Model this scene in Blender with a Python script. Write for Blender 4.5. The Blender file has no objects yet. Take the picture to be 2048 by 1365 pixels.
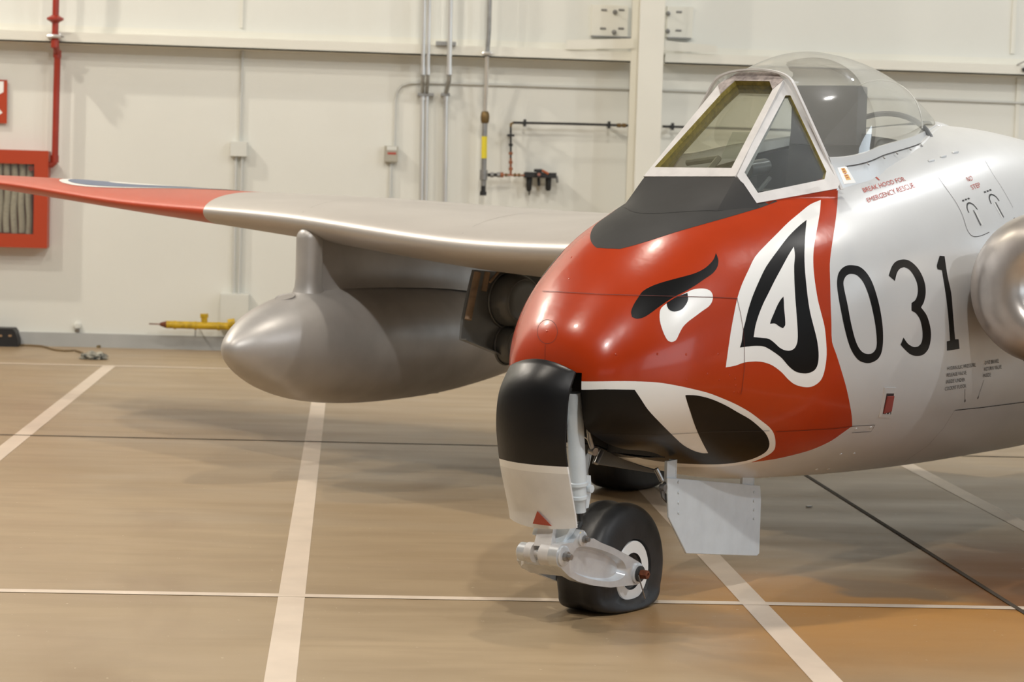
import bpy, bmesh, math, random
import numpy as np
from mathutils import Vector, Matrix
from mathutils.geometry import tessellate_polygon
random.seed(7)
PI = math.pi
scn = bpy.context.scene
COL = scn.collection

# ============================================================ CAMERA
FPX, CH, CX, CY = 4600.0, 1.5, 1024.0, 682.5
def _cam():
    rho = math.atan(0.0305)
    d = (CY - (347 + 0.0305*(CX-700)))*math.cos(rho); th = math.atan(d/FPX)
    c, s = math.cos(th), math.sin(th)
    fw = np.array([0, c, -s]); up = np.array([0, s, c]); ri = np.array([1, 0, 0.])
    cr, sr = math.cos(rho), math.sin(rho)
    r = cr*ri + sr*up; u = -sr*ri + cr*up
    v = r*(700-CX)/FPX - u*(347-CY)/FPX + fw
    a = math.atan2(v[0], v[1])
    R = np.array([[math.cos(a), -math.sin(a), 0], [math.sin(a), math.cos(a), 0], [0, 0, 1]])
    return R@r, R@u, R@fw, -a
CR, CU, CF, YAW = _cam()
CP = np.array([0, 0, CH])
cd = bpy.data.cameras.new('camera'); cam = bpy.data.objects.new('camera', cd); COL.objects.link(cam)
cd.sensor_width = 36.0; cd.lens = FPX/2048*36; cd.clip_end = 200
cd.dof.use_dof = True; cd.dof.focus_distance = 8.3; cd.dof.aperture_fstop = 5.6
M4 = Matrix(((CR[0], CU[0], -CF[0], 0), (CR[1], CU[1], -CF[1], 0), (CR[2], CU[2], -CF[2], CH), (0, 0, 0, 1)))
cam.matrix_world = M4
scn.camera = cam

# ============================================================ WORLD, LIGHTS, EXPOSURE
scn.view_settings.view_transform = 'Standard'; scn.view_settings.look = 'None'
scn.view_settings.gamma = 1; scn.view_settings.use_curve_mapping = False
scn.view_settings.exposure = 0.07
w = bpy.data.worlds.new('hall_air'); scn.world = w; w.use_nodes = True
w.node_tree.nodes['Background'].inputs[0].default_value = (0.75, 0.85, 1.0, 1)
w.node_tree.nodes['Background'].inputs[1].default_value = 0.12

def lamp(loc, watt, col, size=0.45, tgt=None, kind='POINT', spread=None, sy=None):
    ld = bpy.data.lights.new('hall_light', kind); ld.energy = watt; ld.color = col
    if kind == 'POINT': ld.shadow_soft_size = size
    else:
        ld.shape = 'RECTANGLE'; ld.size = size; ld.size_y = sy or size
        if spread: ld.spread = spread
    lo = bpy.data.objects.new('hall_light', ld); COL.objects.link(lo); lo.location = loc
    if tgt is not None:
        lo.rotation_euler = (Vector(tgt)-Vector(loc)).to_track_quat('-Z', 'Y').to_euler()
    return lo
WARM = (1.0, 0.91, 0.785); NEUT = (1.0, 0.975, 0.93); COOL = (0.78, 0.90, 1.0)
# high-bay lamps under the roof; the last is added to brighten the back wall
LP = 1500.0
for (x, y, p, c) in [(-7.0, 16.0, .80, WARM), (-6.5, 12.2, .56, WARM), (1.4, 9.9, .42, WARM), (-3.5, 7.0, .45, WARM), (1.0, 1.0, .95, NEUT), (10.0, 3.0, .58, (.97, .98, 1.0)), (9.2, 9.6, .40, NEUT), (9.5, 15.5, .18, (.97, .98, 1.0))]:
    lamp((x, y, 8.4), p*LP, c, 0.14)
# daylight through the open hangar door on the right and a window bay further back
lamp((14.3, 12.8, 3.2), 190, COOL, 8.0, (2, 12.0, 1.5), 'AREA', sy=2.4)
lamp((12.0, 0.0, 2.3), 230, COOL, 8.0, (1, 8.5, 1.0), 'AREA', sy=3.6)
lamp((3.0, -16.0, 3.0), 110, COOL, 16.0, (1, 8, 1.0), 'AREA', sy=4.0)  # added cool fill along the closed front wall

# ============================================================ AIRCRAFT FRAME
PSI = math.radians(35) + YAW
AFT = np.array([math.sin(PSI), math.cos(PSI), 0]); STB = np.array([-math.cos(PSI), math.sin(PSI), 0])
def ray(px, py): return CR*(px-CX)/FPX - CU*(py-CY)/FPX + CF
_d = ray(1225, 1213); ORG = CP + _d*(-CH/_d[2]); ORG[2] = 0
AX = np.stack([AFT, STB, [0, 0, 1]], 1)
def l2w(p): return np.asarray(p)@AX.T + ORG
def proj(P):
    P = np.asarray(P, float)-CP; z = P@CF
    return np.stack([CX+FPX*(P@CR)/z, CY-FPX*(P@CU)/z], -1)
LO = (CP-ORG)@AX
def at(px, py, x=None, y=None, z=None):
    d = ray(px, py)@AX
    i, v = (0, x) if x is not None else (1, y) if y is not None else (2, z)
    return LO + d*((v-LO[i])/d[i])
def on_plane(px, py, p0, n):
    d = ray(px, py)@AX; p0 = np.asarray(p0, float); n = np.asarray(n, float)
    return LO + d*(((p0-LO)@n)/(d@n))
def floor_pt(px, py):
    d = ray(px, py); return CP + d*(-CH/d[2])
def wall_pt(px, py, y=19.2):
    d = ray(px, py); return CP + d*(y/d[1])

# ============================================================ MATERIALS
MATS = {}
def mat(name, col, rough=0.5, metal=0.0, coat=0.0, var=0.0, vscale=6.0, bump=0.0, bscale=30.0, rvar=0.0, col2=None, stretch=(1, 1, 1), emit=None, spec=0.5):
    if name in MATS: return MATS[name]
    m = bpy.data.materials.new(name); m.use_nodes = True; nt = m.node_tree; N = nt.nodes; L = nt.links
    b = N['Principled BSDF']
    b.inputs['Base Color'].default_value = (*col, 1); b.inputs['Roughness'].default_value = rough
    b.inputs['Metallic'].default_value = metal; b.inputs['Coat Weight'].default_value = coat
    b.inputs['Coat Roughness'].default_value = 0.08; b.inputs['Specular IOR Level'].default_value = spec
    if var or bump or rvar or col2:
        tc = N.new('ShaderNodeTexCoord'); mp = N.new('ShaderNodeMapping'); mp.inputs['Scale'].default_value = stretch
        L.new(tc.outputs['Object'], mp.inputs['Vector'])
        n1 = N.new('ShaderNodeTexNoise'); n1.inputs['Scale'].default_value = vscale; n1.inputs['Detail'].default_value = 6
        L.new(mp.outputs[0], n1.inputs['Vector'])
        if var or col2:
            mx = N.new('ShaderNodeMix'); mx.data_type = 'RGBA'
            c2 = col2 or tuple(c*(1-var) for c in col)
            mx.inputs[6].default_value = (*col, 1); mx.inputs[7].default_value = (*c2, 1)
            rp = N.new('ShaderNodeValToRGB'); rp.color_ramp.elements[0].position = 0.38; rp.color_ramp.elements[1].position = 0.68
            L.new(n1.outputs[0], rp.inputs[0]); L.new(rp.outputs[0], mx.inputs[0]); L.new(mx.outputs[2], b.inputs['Base Color'])
        if rvar:
            mr = N.new('ShaderNodeMapRange'); mr.inputs[3].default_value = max(0.02, rough-rvar); mr.inputs[4].default_value = rough+rvar
            L.new(n1.outputs[0], mr.inputs[0]); L.new(mr.outputs[0], b.inputs['Roughness'])
        if bump:
            n2 = N.new('ShaderNodeTexNoise'); n2.inputs['Scale'].default_value = bscale; n2.inputs['Detail'].default_value = 3
            L.new(mp.outputs[0], n2.inputs['Vector'])
            bp = N.new('ShaderNodeBump'); bp.inputs['Strength'].default_value = 1.0; bp.inputs['Distance'].default_value = bump
            L.new(n2.outputs[0], bp.inputs['Height']); L.new(bp.outputs[0], b.inputs['Normal'])
    if emit:
        b.inputs['Emission Color'].default_value = (*emit[0], 1); b.inputs['Emission Strength'].default_value = emit[1]
    MATS[name] = m; return m
def glass(name, col, rough=0.02, mixf=0.2, grey=(0.5, 0.5, 0.5)):
    """clear sheet: see-through with a sharp reflection and a little haze"""
    m = bpy.data.materials.new(name); m.use_nodes = True; nt = m.node_tree; N = nt.nodes; L = nt.links
    for n in list(N): N.remove(n)
    out = N.new('ShaderNodeOutputMaterial'); tr = N.new('ShaderNodeBsdfTransparent'); tr.inputs[0].default_value = (*col, 1)
    gl = N.new('ShaderNodeBsdfGlossy'); gl.inputs['Roughness'].default_value = rough
    df = N.new('ShaderNodeBsdfDiffuse'); df.inputs[0].default_value = (*grey, 1)
    lw = N.new('ShaderNodeLayerWeight'); lw.inputs[0].default_value = 0.5
    pw = N.new('ShaderNodeMath'); pw.operation = 'POWER'; pw.inputs[1].default_value = 4.0; L.new(lw.outputs['Facing'], pw.inputs[0])
    fr = N.new('ShaderNodeMath'); fr.operation = 'MULTIPLY_ADD'; fr.inputs[1].default_value = 0.85; fr.inputs[2].default_value = 0.085; L.new(pw.outputs[0], fr.inputs[0])
    m1 = N.new('ShaderNodeMixShader'); m2 = N.new('ShaderNodeMixShader')
    m1.inputs[0].default_value = mixf
    L.new(tr.outputs[0], m1.inputs[1]); L.new(df.outputs[0], m1.inputs[2])
    L.new(fr.outputs[0], m2.inputs[0]); L.new(m1.outputs[0], m2.inputs[1]); L.new(gl.outputs[0], m2.inputs[2])
    L.new(m2.outputs[0], out.inputs[0]); MATS[name] = m; return m

SILVER = mat('silver_paint', (0.71, 0.72, 0.72), 0.33, 0.28, var=0.05, vscale=3, bump=0.0006, bscale=14, rvar=0.05)
WINGM = mat('aluminium_wing_skin', (0.52, 0.49, 0.46), 0.40, 0.4, var=0.08, vscale=4, rvar=0.06, stretch=(1, .3, 1), bump=0.0004, bscale=20)
TANKM = mat('aluminium_tank_skin', (0.50, 0.485, 0.47), 0.42, 0.4, var=0.14, vscale=5, rvar=0.08, bump=0.0008, bscale=9)
POLISH = mat('polished_intake_metal', (0.60, 0.555, 0.52), 0.33, 0.75, var=0.15, vscale=9, rvar=0.08)
RED = mat('glossy_red_paint', (0.44, 0.039, 0.005), 0.26, 0.0, coat=0.25, spec=.35, var=0.08, vscale=4, bump=0.0014, bscale=10)
REDM = mat('red_wing_paint', (0.50, 0.06, 0.02), 0.35, 0.05, var=0.06, vscale=4)
WHITEP = mat('white_marking_paint', (0.88, 0.88, 0.86), 0.28, bump=0.0006, bscale=10)
BLACKP = mat('black_gloss_paint', (0.005, 0.005, 0.005), 0.33, spec=.22, bump=0.0006, bscale=10)
BLACKD = mat('black_door_paint', (0.007, 0.007, 0.008), 0.34, bump=0.0012, bscale=12, spec=.35)
MATTE = mat('matte_antiglare_black', (0.014, 0.014, 0.014), 0.62, var=0.3, vscale=10, bump=0.0004)
BLUE = mat('roundel_blue', (0.10, 0.14, 0.24), 0.4)
DARK = mat('dark_bay_paint', (0.035, 0.036, 0.036), 0.55, var=0.3, vscale=8)
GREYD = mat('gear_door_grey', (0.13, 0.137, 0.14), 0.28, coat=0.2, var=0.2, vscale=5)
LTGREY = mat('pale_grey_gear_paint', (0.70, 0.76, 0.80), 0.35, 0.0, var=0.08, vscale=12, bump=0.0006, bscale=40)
WHITEF = mat('white_frame_paint', (0.66, 0.64, 0.625), 0.38, var=0.12, vscale=18)
WORN = mat('worn_bare_frame', (0.50, 0.44, 0.42), 0.35, 0.3, var=0.5, vscale=40)
RUBBER = mat('tyre_rubber', (0.020, 0.020, 0.021), 0.48, var=0.4, vscale=14, bump=0.0010, bscale=30)
STEEL = mat('steel', (0.35, 0.34, 0.33), 0.35, 0.8, var=0.3, vscale=30)
RUST = mat('rusty_nut', (0.20, 0.055, 0.02), 0.75, 0.1, var=0.5, vscale=60)
SEAL = mat('yellowed_seal', (0.33, 0.26, 0.055), 0.5, var=0.4, vscale=60)
SEAM = mat('panel_gap_dark', (0.05, 0.045, 0.045), 0.7)
SEAMR = mat('red_panel_gap', (0.10, 0.012, 0.006), 0.6)
INTER = mat('cockpit_black', (0.045, 0.048, 0.05), 0.6, var=0.3, vscale=12)
REDT = mat('red_stencil', (0.42, 0.06, 0.04), 0.6)
BLKT = mat('black_stencil', (0.03, 0.03, 0.03), 0.6)
GL_FRONT = glass('armoured_glass', (0.95, 0.945, 0.86), 0.02, 0.07, (0.55, 0.53, 0.36))
GL_SIDE = glass('side_glass', (0.92, 0.95, 0.94), 0.02, 0.05, (0.4, 0.43, 0.42))
GL_DOME = glass('acrylic_dome', (0.94, 0.94, 0.91), 0.04, 0.20, (0.74, 0.73, 0.67))

# ============================================================ MESH HELPERS
def finish(name, bm, mats, parent=None, smooth=True, angle=40, recalc=False):
    if recalc: bmesh.ops.recalc_face_normals(bm, faces=bm.faces)
    me = bpy.data.meshes.new(name); bm.to_mesh(me); bm.free()
    for m in (mats if isinstance(mats, (list, tuple)) else [mats]): me.materials.append(m)
    o = bpy.data.objects.new(name, me); COL.objects.link(o)
    if smooth:
        for p in me.polygons: p.use_smooth = True
        try: me.set_sharp_from_angle(angle=math.radians(angle))
        except Exception: pass
    if parent: o.parent = parent
    return o
def empty(name, loc, rz=0, label=None, cat=None, group=None, parent=None):
    o = bpy.data.objects.new(name, None); COL.objects.link(o); o.location = loc; o.rotation_euler = (0, 0, rz); o.empty_display_size = .1
    if parent: o.parent = parent
    if label: o['label'] = label
    if cat: o['category'] = cat
    if group: o['group'] = group
    return o
def tag(o, label=None, cat=None, group=None, kind=None):
    if label: o['label'] = label
    if cat: o['category'] = cat
    if group: o['group'] = group
    if kind: o['kind'] = kind
    return o
def box(bm, c, s, mi=0, R=None, bev=0.0):
    c = Vector(c); vs = []
    for i in (-1, 1):
        for j in (-1, 1):
            for k in (-1, 1):
                v = Vector((i*s[0]/2, j*s[1]/2, k*s[2]/2))
                if R is not None: v = R@v
                vs.append(bm.verts.new(c+v))
    fs = [bm.faces.new([vs[i] for i in q]) for q in ((0, 1, 3, 2), (4, 6, 7, 5), (0, 4, 5, 1), (2, 3, 7, 6), (0, 2, 6, 4), (1, 5, 7, 3))]
    for f in fs: f.material_index = mi
    if bev:
        es = list({e for f in fs for e in f.edges})
        r = bmesh.ops.bevel(bm, geom=es, offset=bev, segments=2, affect='EDGES', profile=.7)
        for f in r['faces']: f.material_index = mi
    return fs
def basis(d):
    d = Vector(d).normalized(); a = Vector((0, 0, 1)) if abs(d.z) < .9 else Vector((1, 0, 0))
    x = d.cross(a).normalized(); y = d.cross(x).normalized(); return x, y
def tube(bm, pts, r, n=12, mi=0, caps=True):
    pts = [Vector(p) for p in pts]; rs = r if isinstance(r, (list, tuple)) else [r]*len(pts)
    rings = []; X = None
    for i, p in enumerate(pts):
        d = (pts[min(i+1, len(pts)-1)]-pts[max(i-1, 0)])
        d = d.normalized() if d.length > 1e-9 else Vector((0, 0, 1))
        if X is None: X, Y = basis(d)
        else:
            X = (X-d*X.dot(d)); X = X.normalized() if X.length > 1e-6 else basis(d)[0]
            Y = d.cross(X).normalized()
        rings.append([bm.verts.new(p+(X*math.cos(2*PI*k/n)+Y*math.sin(2*PI*k/n))*rs[i]) for k in range(n)])
    for a, b in zip(rings, rings[1:]):
        for k in range(n):
            f = bm.faces.new((a[k], a[(k+1) % n], b[(k+1) % n], b[k])); f.material_index = mi
    if caps:
        for rr in (rings[0][::-1], rings[-1]):
            f = bm.faces.new(rr); f.material_index = mi
    return rings
def lathe(bm, prof, c, axis, n=48, mi=0, close=False):
    """prof: list of (along, radius) ; axis unit vector"""
    ax = Vector(axis).normalized(); X, Y = basis(ax); c = Vector(c); rings = []
    for (t, r) in prof:
        if r < 1e-6: rings.append([bm.verts.new(c+ax*t)])
        else: rings.append([bm.verts.new(c+ax*t+(X*math.cos(2*PI*k/n)+Y*math.sin(2*PI*k/n))*r) for k in range(n)])
    prs = list(zip(rings, rings[1:]))
    if close: prs.append((rings[-1], rings[0]))
    for i, (a, b) in enumerate(prs):
        m_ = mi[i] if isinstance(mi, (list, tuple)) else mi
        for k in range(n):
            if len(a) == 1 and len(b) == 1: continue
            if len(a) == 1: f = bm.faces.new((a[0], b[k], b[(k+1) % n]))
            elif len(b) == 1: f = bm.faces.new((a[k], b[0], a[(k+1) % n]))
            else: f = bm.faces.new((a[k], b[k], b[(k+1) % n], a[(k+1) % n]))
            f.material_index = m_
    return rings
def grid(bm, P, mi=0, wrap=False, flip=False):
    """P: array [i][j] of points"""
    V = [[bm.verts.new(Vector(p)) for p in row] for row in P]
    nj = len(V[0])
    for i in range(len(V)-1):
        for j in range(nj if wrap else nj-1):
            q = (V[i][j], V[i][(j+1) % nj], V[i+1][(j+1) % nj], V[i+1][j])
            if flip: q = q[::-1]
            try: f = bm.faces.new(q); f.material_index = mi
            except ValueError: pass
    return V
def prism(bm, pts, off, mi=0):
    """polygon pts (3D list) extruded by vector off, closed"""
    off = Vector(off); a = [bm.verts.new(Vector(p)) for p in pts]; b = [bm.verts.new(Vector(p)+off) for p in pts]
    n = len(a); fs = [bm.faces.new(a), bm.faces.new(b[::-1])]
    for i in range(n): fs.append(bm.faces.new((a[i], b[i], b[(i+1) % n], a[(i+1) % n])))
    for f in fs: f.material_index = mi
    return fs
def ring_panel(bm, outer, inner, off, mi=0, mi_in=None):
    off = Vector(off); n = len(outer)
    A = [bm.verts.new(Vector(p)) for p in outer]; B = [bm.verts.new(Vector(p)) for p in inner]
    A2 = [bm.verts.new(Vector(p)+off) for p in outer]; B2 = [bm.verts.new(Vector(p)+off) for p in inner]
    for i in range(n):
        j = (i+1) % n
        for k, q in enumerate(((A[i], A[j], B[j], B[i]), (A2[i], B2[i], B2[j], A2[j]), (A[i], A2[i], A2[j], A[j]), (B[i], B[j], B2[j], B2[i]))):
            f = bm.faces.new(q); f.material_index = mi if (k != 3 or mi_in is None) else mi_in
def smoothpoly(pts, closed=True, sub=5, corner=55):
    """Catmull-Rom through pts keeping sharp corners"""
    P = [np.array(p, float) for p in pts]; n = len(P); out = []
    def ang(i):
        a = P[i]-P[i-1]; b = P[(i+1) % n]-P[i]
        return math.degrees(math.acos(max(-1, min(1, a@b/(np.linalg.norm(a)*np.linalg.norm(b)+1e-9)))))
    cor = [ang(i) > corner for i in range(n)]
    if not closed: cor[0] = cor[-1] = True
    for i in range(n if closed else n-1):
        p1, p2 = P[i], P[(i+1) % n]
        t1 = (p2-P[i-1])/2 if not cor[i] else (p2-p1)
        t2 = (P[(i+2) % n]-p1)/2 if not cor[(i+1) % n] else (p2-p1)
        L = np.linalg.norm(p2-p1)
        t1 = t1*min(1, L/(np.linalg.norm(t1)+1e-9)); t2 = t2*min(1, L/(np.linalg.norm(t2)+1e-9))
        for k in range(sub):
            t = k/sub
            out.append((2*t**3-3*t**2+1)*p1+(t**3-2*t**2+t)*t1+(-2*t**3+3*t**2)*p2+(t**3-t**2)*t2)
    if not closed: out.append(P[-1])
    return out

# ============================================================ FUSELAGE SURFACE
HK = np.array([.03, .12, .28, .5, .75, 1.0, 1.4, 2.0, 2.9, 4.0, 5.2, 6.2])
HX0, HZ0 = -0.44164, 0.83303
HZT = [0.9667, 1.0821, 1.2304, 1.3617, 1.439, 1.5066, 1.5935, 1.6897, 1.7866, 1.7182, 1.6362, 1.5334]
HZB = [0.6534, 0.6101, 0.5708, 0.5415, 0.4626, 0.4115, 0.3805, 0.3506, 0.3315, 0.3387, 0.445, 0.6072]
HW = [0.1602, 0.2512, 0.3447, 0.4114, 0.4804, 0.5522, 0.6102, 0.6439, 0.6589, 0.6363, 0.4922, 0.2988]
def hermite(xk, yk, x):
    xk = np.asarray(xk); yk = np.asarray(yk, float); m = np.gradient(yk, xk)
    i = np.clip(np.searchsorted(xk, x)-1, 0, len(xk)-2); h = xk[i+1]-xk[i]; t = (x-xk[i])/h
    return (2*t**3-3*t**2+1)*yk[i]+(t**3-2*t**2+t)*h*m[i]+(-2*t**3+3*t**2)*yk[i+1]+(t**3-t**2)*h*m[i+1]
UK = np.concatenate([[0], np.sqrt(HK)])
def hull(u, th):
    """u = sqrt(distance aft of the nose), th: 0 port, pi/2 top, -pi/2 bottom"""
    u = np.asarray(u, float); th = np.asarray(th, float); a = u*u
    zt = hermite(UK, [HZ0]+HZT, u); zb = hermite(UK, [HZ0]+HZB, u); w_ = hermite(UK, [0]+HW, u)
    zm = HZ0+(0.97-HZ0)*np.clip(a/1.2, 0, 1)**.7
    zm = np.clip(zm, zb+.02*u, zt-.02*u)
    c, s = np.cos(th), np.sin(th); up = s >= 0
    n = 2.0+(np.where(up, 2.35, 2.25)-2.0)*np.clip(a/.8, 0, 1)
    cc = np.sign(c)*np.abs(c)**(2/n); ss = np.abs(s)**(2/n)
    z = np.where(up, zm+(zt-zm)*ss, zm-(zm-zb)*ss)
    return np.stack([HX0+a+0*z, -w_*cc, z], -1)
def hnorm(u, th):
    e = 1e-3; u = np.maximum(np.asarray(u, float), .004)
    du = hull(u+e, th)-hull(u-e, th); dt = hull(u, np.asarray(th)+e)-hull(u, np.asarray(th)-e)
    n = np.cross(du, dt); n /= np.linalg.norm(n, axis=-1, keepdims=True)+1e-12
    h0 = hull(u, th); ctr = np.stack([np.maximum(h0[..., 0], -.15), 0*h0[..., 0], .90+0*h0[..., 0]], -1)
    sgn = np.sign(np.sum(n*(hull(u, th)-ctr), -1, keepdims=True)); sgn[sgn == 0] = 1
    return n*sgn
_gu, _gt = np.meshgrid(np.linspace(.02, 2.2, 150), np.linspace(-PI/2, PI*0.8, 140), indexing='ij')
_gp = hull(_gu, _gt); _gn = hnorm(_gu, _gt)
_vis = (np.sum(_gn*(LO-_gp), -1) > 0.02).ravel(); _gq = proj(l2w(_gp.reshape(-1, 3)))
def px2uv(pts):
    """pixel outline traced on the photograph -> surface coordinates of the fuselage skin"""
    out = []
    for p in pts:
        d = np.sum((_gq-np.asarray(p))**2, 1); d[~_vis] = 1e9; k = int(np.argmin(d))
        x = np.array([_gu.ravel()[k], _gt.ravel()[k]])
        for _ in range(12):
            f0 = proj(l2w(hull(x[0], x[1])))-p
            e = 1e-4
            J = np.stack([(proj(l2w(hull(x[0]+e, x[1])))-p-f0)/e, (proj(l2w(hull(x[0], x[1]+e)))-p-f0)/e], 1)
            try: dx = np.linalg.lstsq(J, -f0, rcond=1e-3)[0]
            except Exception: break
            dx = np.clip(dx, -.05, .05); x = x+dx; x[0] = max(x[0], .01)
            if abs(dx).max() < 1e-6: break
        out.append(x)
    return np.array(out)
def hull_at(x, y):
    u = math.sqrt(x-HX0); ths = np.linspace(.02, PI/2, 300); P = hull(u+0*ths, ths); i = int(np.argmin(np.abs(P[:, 1]-y))); return P[i]+np.array([0, 0, .002])
def R4(l): return [(1400+x/2.2747, 380+y/2.2747) for x, y in l]
def R3(l): return [(1000+x/2.8429, 480+y/2.8438) for x, y in l]
def Z2(l): return [(1660+x/5.278, 300+y/5.278) for x, y in l]
def Z3(l): return [(1860+x/3.415, 420+y/3.4125) for x, y in l]
def R1(l): return [(1000+x/2.926, 80+y/2.926) for x, y in l]

def cut_holes(bm):
    """openings in the skin: nose wheel bay and cockpit"""
    def bis(co, no): bmesh.ops.bisect_plane(bm, geom=bm.verts[:]+bm.edges[:]+bm.faces[:], plane_co=co, plane_no=no)
    for s in (-.118, .118): bis((0, s, 0), (0, 1, 0))
    bis((.12, 0, 0), (1, 0, 0)); bis((0, 0, .86), (0, 0, 1))
    for s in (-.29, -.21, .21, .29): bis((0, s, 0), (0, 1, 0))
    for x in (.50, 1.32, 1.76): bis((x, 0, 0), (1, 0, 0))
    kill = []
    for f in bm.faces:
        c = f.calc_center_median()
        if abs(c.y) < .118 and c.x < .12 and c.z < .86: kill.append(f)
        elif ((abs(c.y) < .29 and .50 < c.x < 1.32) or (abs(c.y) < .21 and 1.3 < c.x < 1.76)) and c.z > 1.2: kill.append(f)
    bmesh.ops.delete(bm, geom=kill, context='FACES')

DU, DT = .0125, 2*PI/240
def patch(bm, loops, mi, off, mirror=False, du=DU, dt=DT, mshift=0.0):
    """closed outlines in surface coordinates filled with a sheet that follows the skin"""
    t = bmesh.new(); pl = [[Vector((float(u), float(th), 0)) for u, th in lp] for lp in loops]
    vs = [t.verts.new(p) for lp in pl for p in lp]
    for tri in tessellate_polygon(pl):
        try: t.faces.new([vs[k] for k in tri])
        except ValueError: pass
    A = np.concatenate([np.array(lp) for lp in loops]); lo, hi = A.min(0), A.max(0)
    k = math.ceil(lo[0]/du)
    while k*du < hi[0]:
        bmesh.ops.bisect_plane(t, geom=t.verts[:]+t.edges[:]+t.faces[:], plane_co=(k*du, 0, 0), plane_no=(1, 0, 0)); k += 1
    k = math.ceil(lo[1]/dt)
    while k*dt < hi[1]:
        bmesh.ops.bisect_plane(t, geom=t.verts[:]+t.edges[:]+t.faces[:], plane_co=(0, k*dt, 0), plane_no=(0, 1, 0)); k += 1
    bmesh.ops.triangulate(t, faces=[f for f in t.faces if len(f.verts) > 4])
    co = np.array([v.co[:2] for v in t.verts]); t.verts.index_update()
    P = hull(co[:, 0], co[:, 1]); Nn = hnorm(co[:, 0], co[:, 1]); P = P+Nn*off
    for sgn in ((1, -1) if mirror else (1,)):
        if sgn < 0 and mshift: P = hull(co[:, 0]+mshift, co[:, 1])+hnorm(co[:, 0]+mshift, co[:, 1])*off
        vv = [bm.verts.new((p[0], p[1]*sgn, p[2])) for p in P]
        for f in t.faces:
            idx = [v.index for v in f.verts]
            a, b, c = (P[i] for i in idx[:3]); nn = np.cross(b-a, c-a)
            if nn@Nn[idx[0]] < 0: idx = idx[::-1]
            if sgn < 0: idx = idx[::-1]
            try: g = bm.faces.new([vv[i] for i in idx]); g.material_index = mi
            except ValueError: pass
    t.free()
def strip(bm, uv, width, mi, off, mirror=False):
    """thin line painted or cut along a path in surface coordinates"""
    uv = np.array(uv); P = hull(uv[:, 0], uv[:, 1]); Nn = hnorm(uv[:, 0], uv[:, 1]); T = np.gradient(P, axis=0)
    S = np.cross(Nn, T); S /= np.linalg.norm(S, axis=1)[:, None]+1e-12
    for sg in ((1, -1) if mirror else (1,)):
        a = P+Nn*off+S*width/2; b = P+Nn*off-S*width/2
        m = np.array([1, sg, 1]); va = [bm.verts.new(Vector(x*m)) for x in a]; vb = [bm.verts.new(Vector(x*m)) for x in b]
        for i in range(len(va)-1):
            q = (va[i], vb[i], vb[i+1], va[i+1]); q = q if sg > 0 else q[::-1]
            f = bm.faces.new(q); f.material_index = mi
def densify(pts, step=4.0):
    out = []
    for a, b in zip(pts, pts[1:]):
        a = np.array(a, float); b = np.array(b, float); n = max(1, int(np.linalg.norm(b-a)/step))
        out += [a+(b-a)*k/n for k in range(n)]
    return out+[np.array(pts[-1], float)]
def text_geo(s):
    cu = bpy.data.curves.new('t', 'FONT'); cu.body = s; cu.resolution_u = 2; o = bpy.data.objects.new('t', cu); COL.objects.link(o)
    bpy.context.view_layer.update()
    dg = bpy.context.evaluated_depsgraph_get(); me = bpy.data.meshes.new_from_object(o.evaluated_get(dg))
    V = np.array([v.co[:2] for v in me.vertices]); Fc = [tuple(p.vertices) for p in me.polygons]
    bpy.data.objects.remove(o); bpy.data.curves.remove(cu); bpy.data.meshes.remove(me)
    mn, mx = V.min(0), V.max(0); V = (V-mn)/(mx-mn); return V, Fc
def hull_text(bm, s, quad, mi, off=.0022):
    """quad: tl,tr,br,bl pixels"""
    V, Fc = text_geo(s); uv = px2uv(quad); tl, tr, br, bl = uv
    X = V[:, :1]; Y = V[:, 1:]
    W = bl*(1-X)*(1-Y)+br*X*(1-Y)+tl*(1-X)*Y+tr*X*Y
    P = hull(W[:, 0], W[:, 1]); Nn = hnorm(W[:, 0], W[:, 1]); P = P+Nn*off
    vv = [bm.verts.new(Vector(p)) for p in P]
    for f in Fc:
        a, b, c = (P[i] for i in f[:3]); f = f if np.cross(b-a, c-a)@Nn[f[0]] > 0 else f[::-1]
        try: g = bm.faces.new([vv[i] for i in f]); g.material_index = mi
        except ValueError: pass

# ============================================================ ROOM
WALLC = mat('cream_wall_paint', (0.74, 0.745, 0.69), 0.55, var=0.04, vscale=.8, bump=0.0006, bscale=3)
GIRTC = mat('cream_steel_paint', (0.76, 0.75, 0.67), 0.45, var=0.04, vscale=1.5)
CEILC = mat('grey_roof_insulation', (0.10, 0.10, 0.105), 0.8)
CONC = mat('grey_concrete', (0.42, 0.43, 0.42), 0.75, var=0.12, vscale=3)
LINEP = mat('floor_line_paint', (0.74, 0.62, 0.50), 0.38, var=0.10, vscale=5)
JOINT = mat('floor_joint', (0.06, 0.045, 0.03), 0.8)
WY = 19.2

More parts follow.
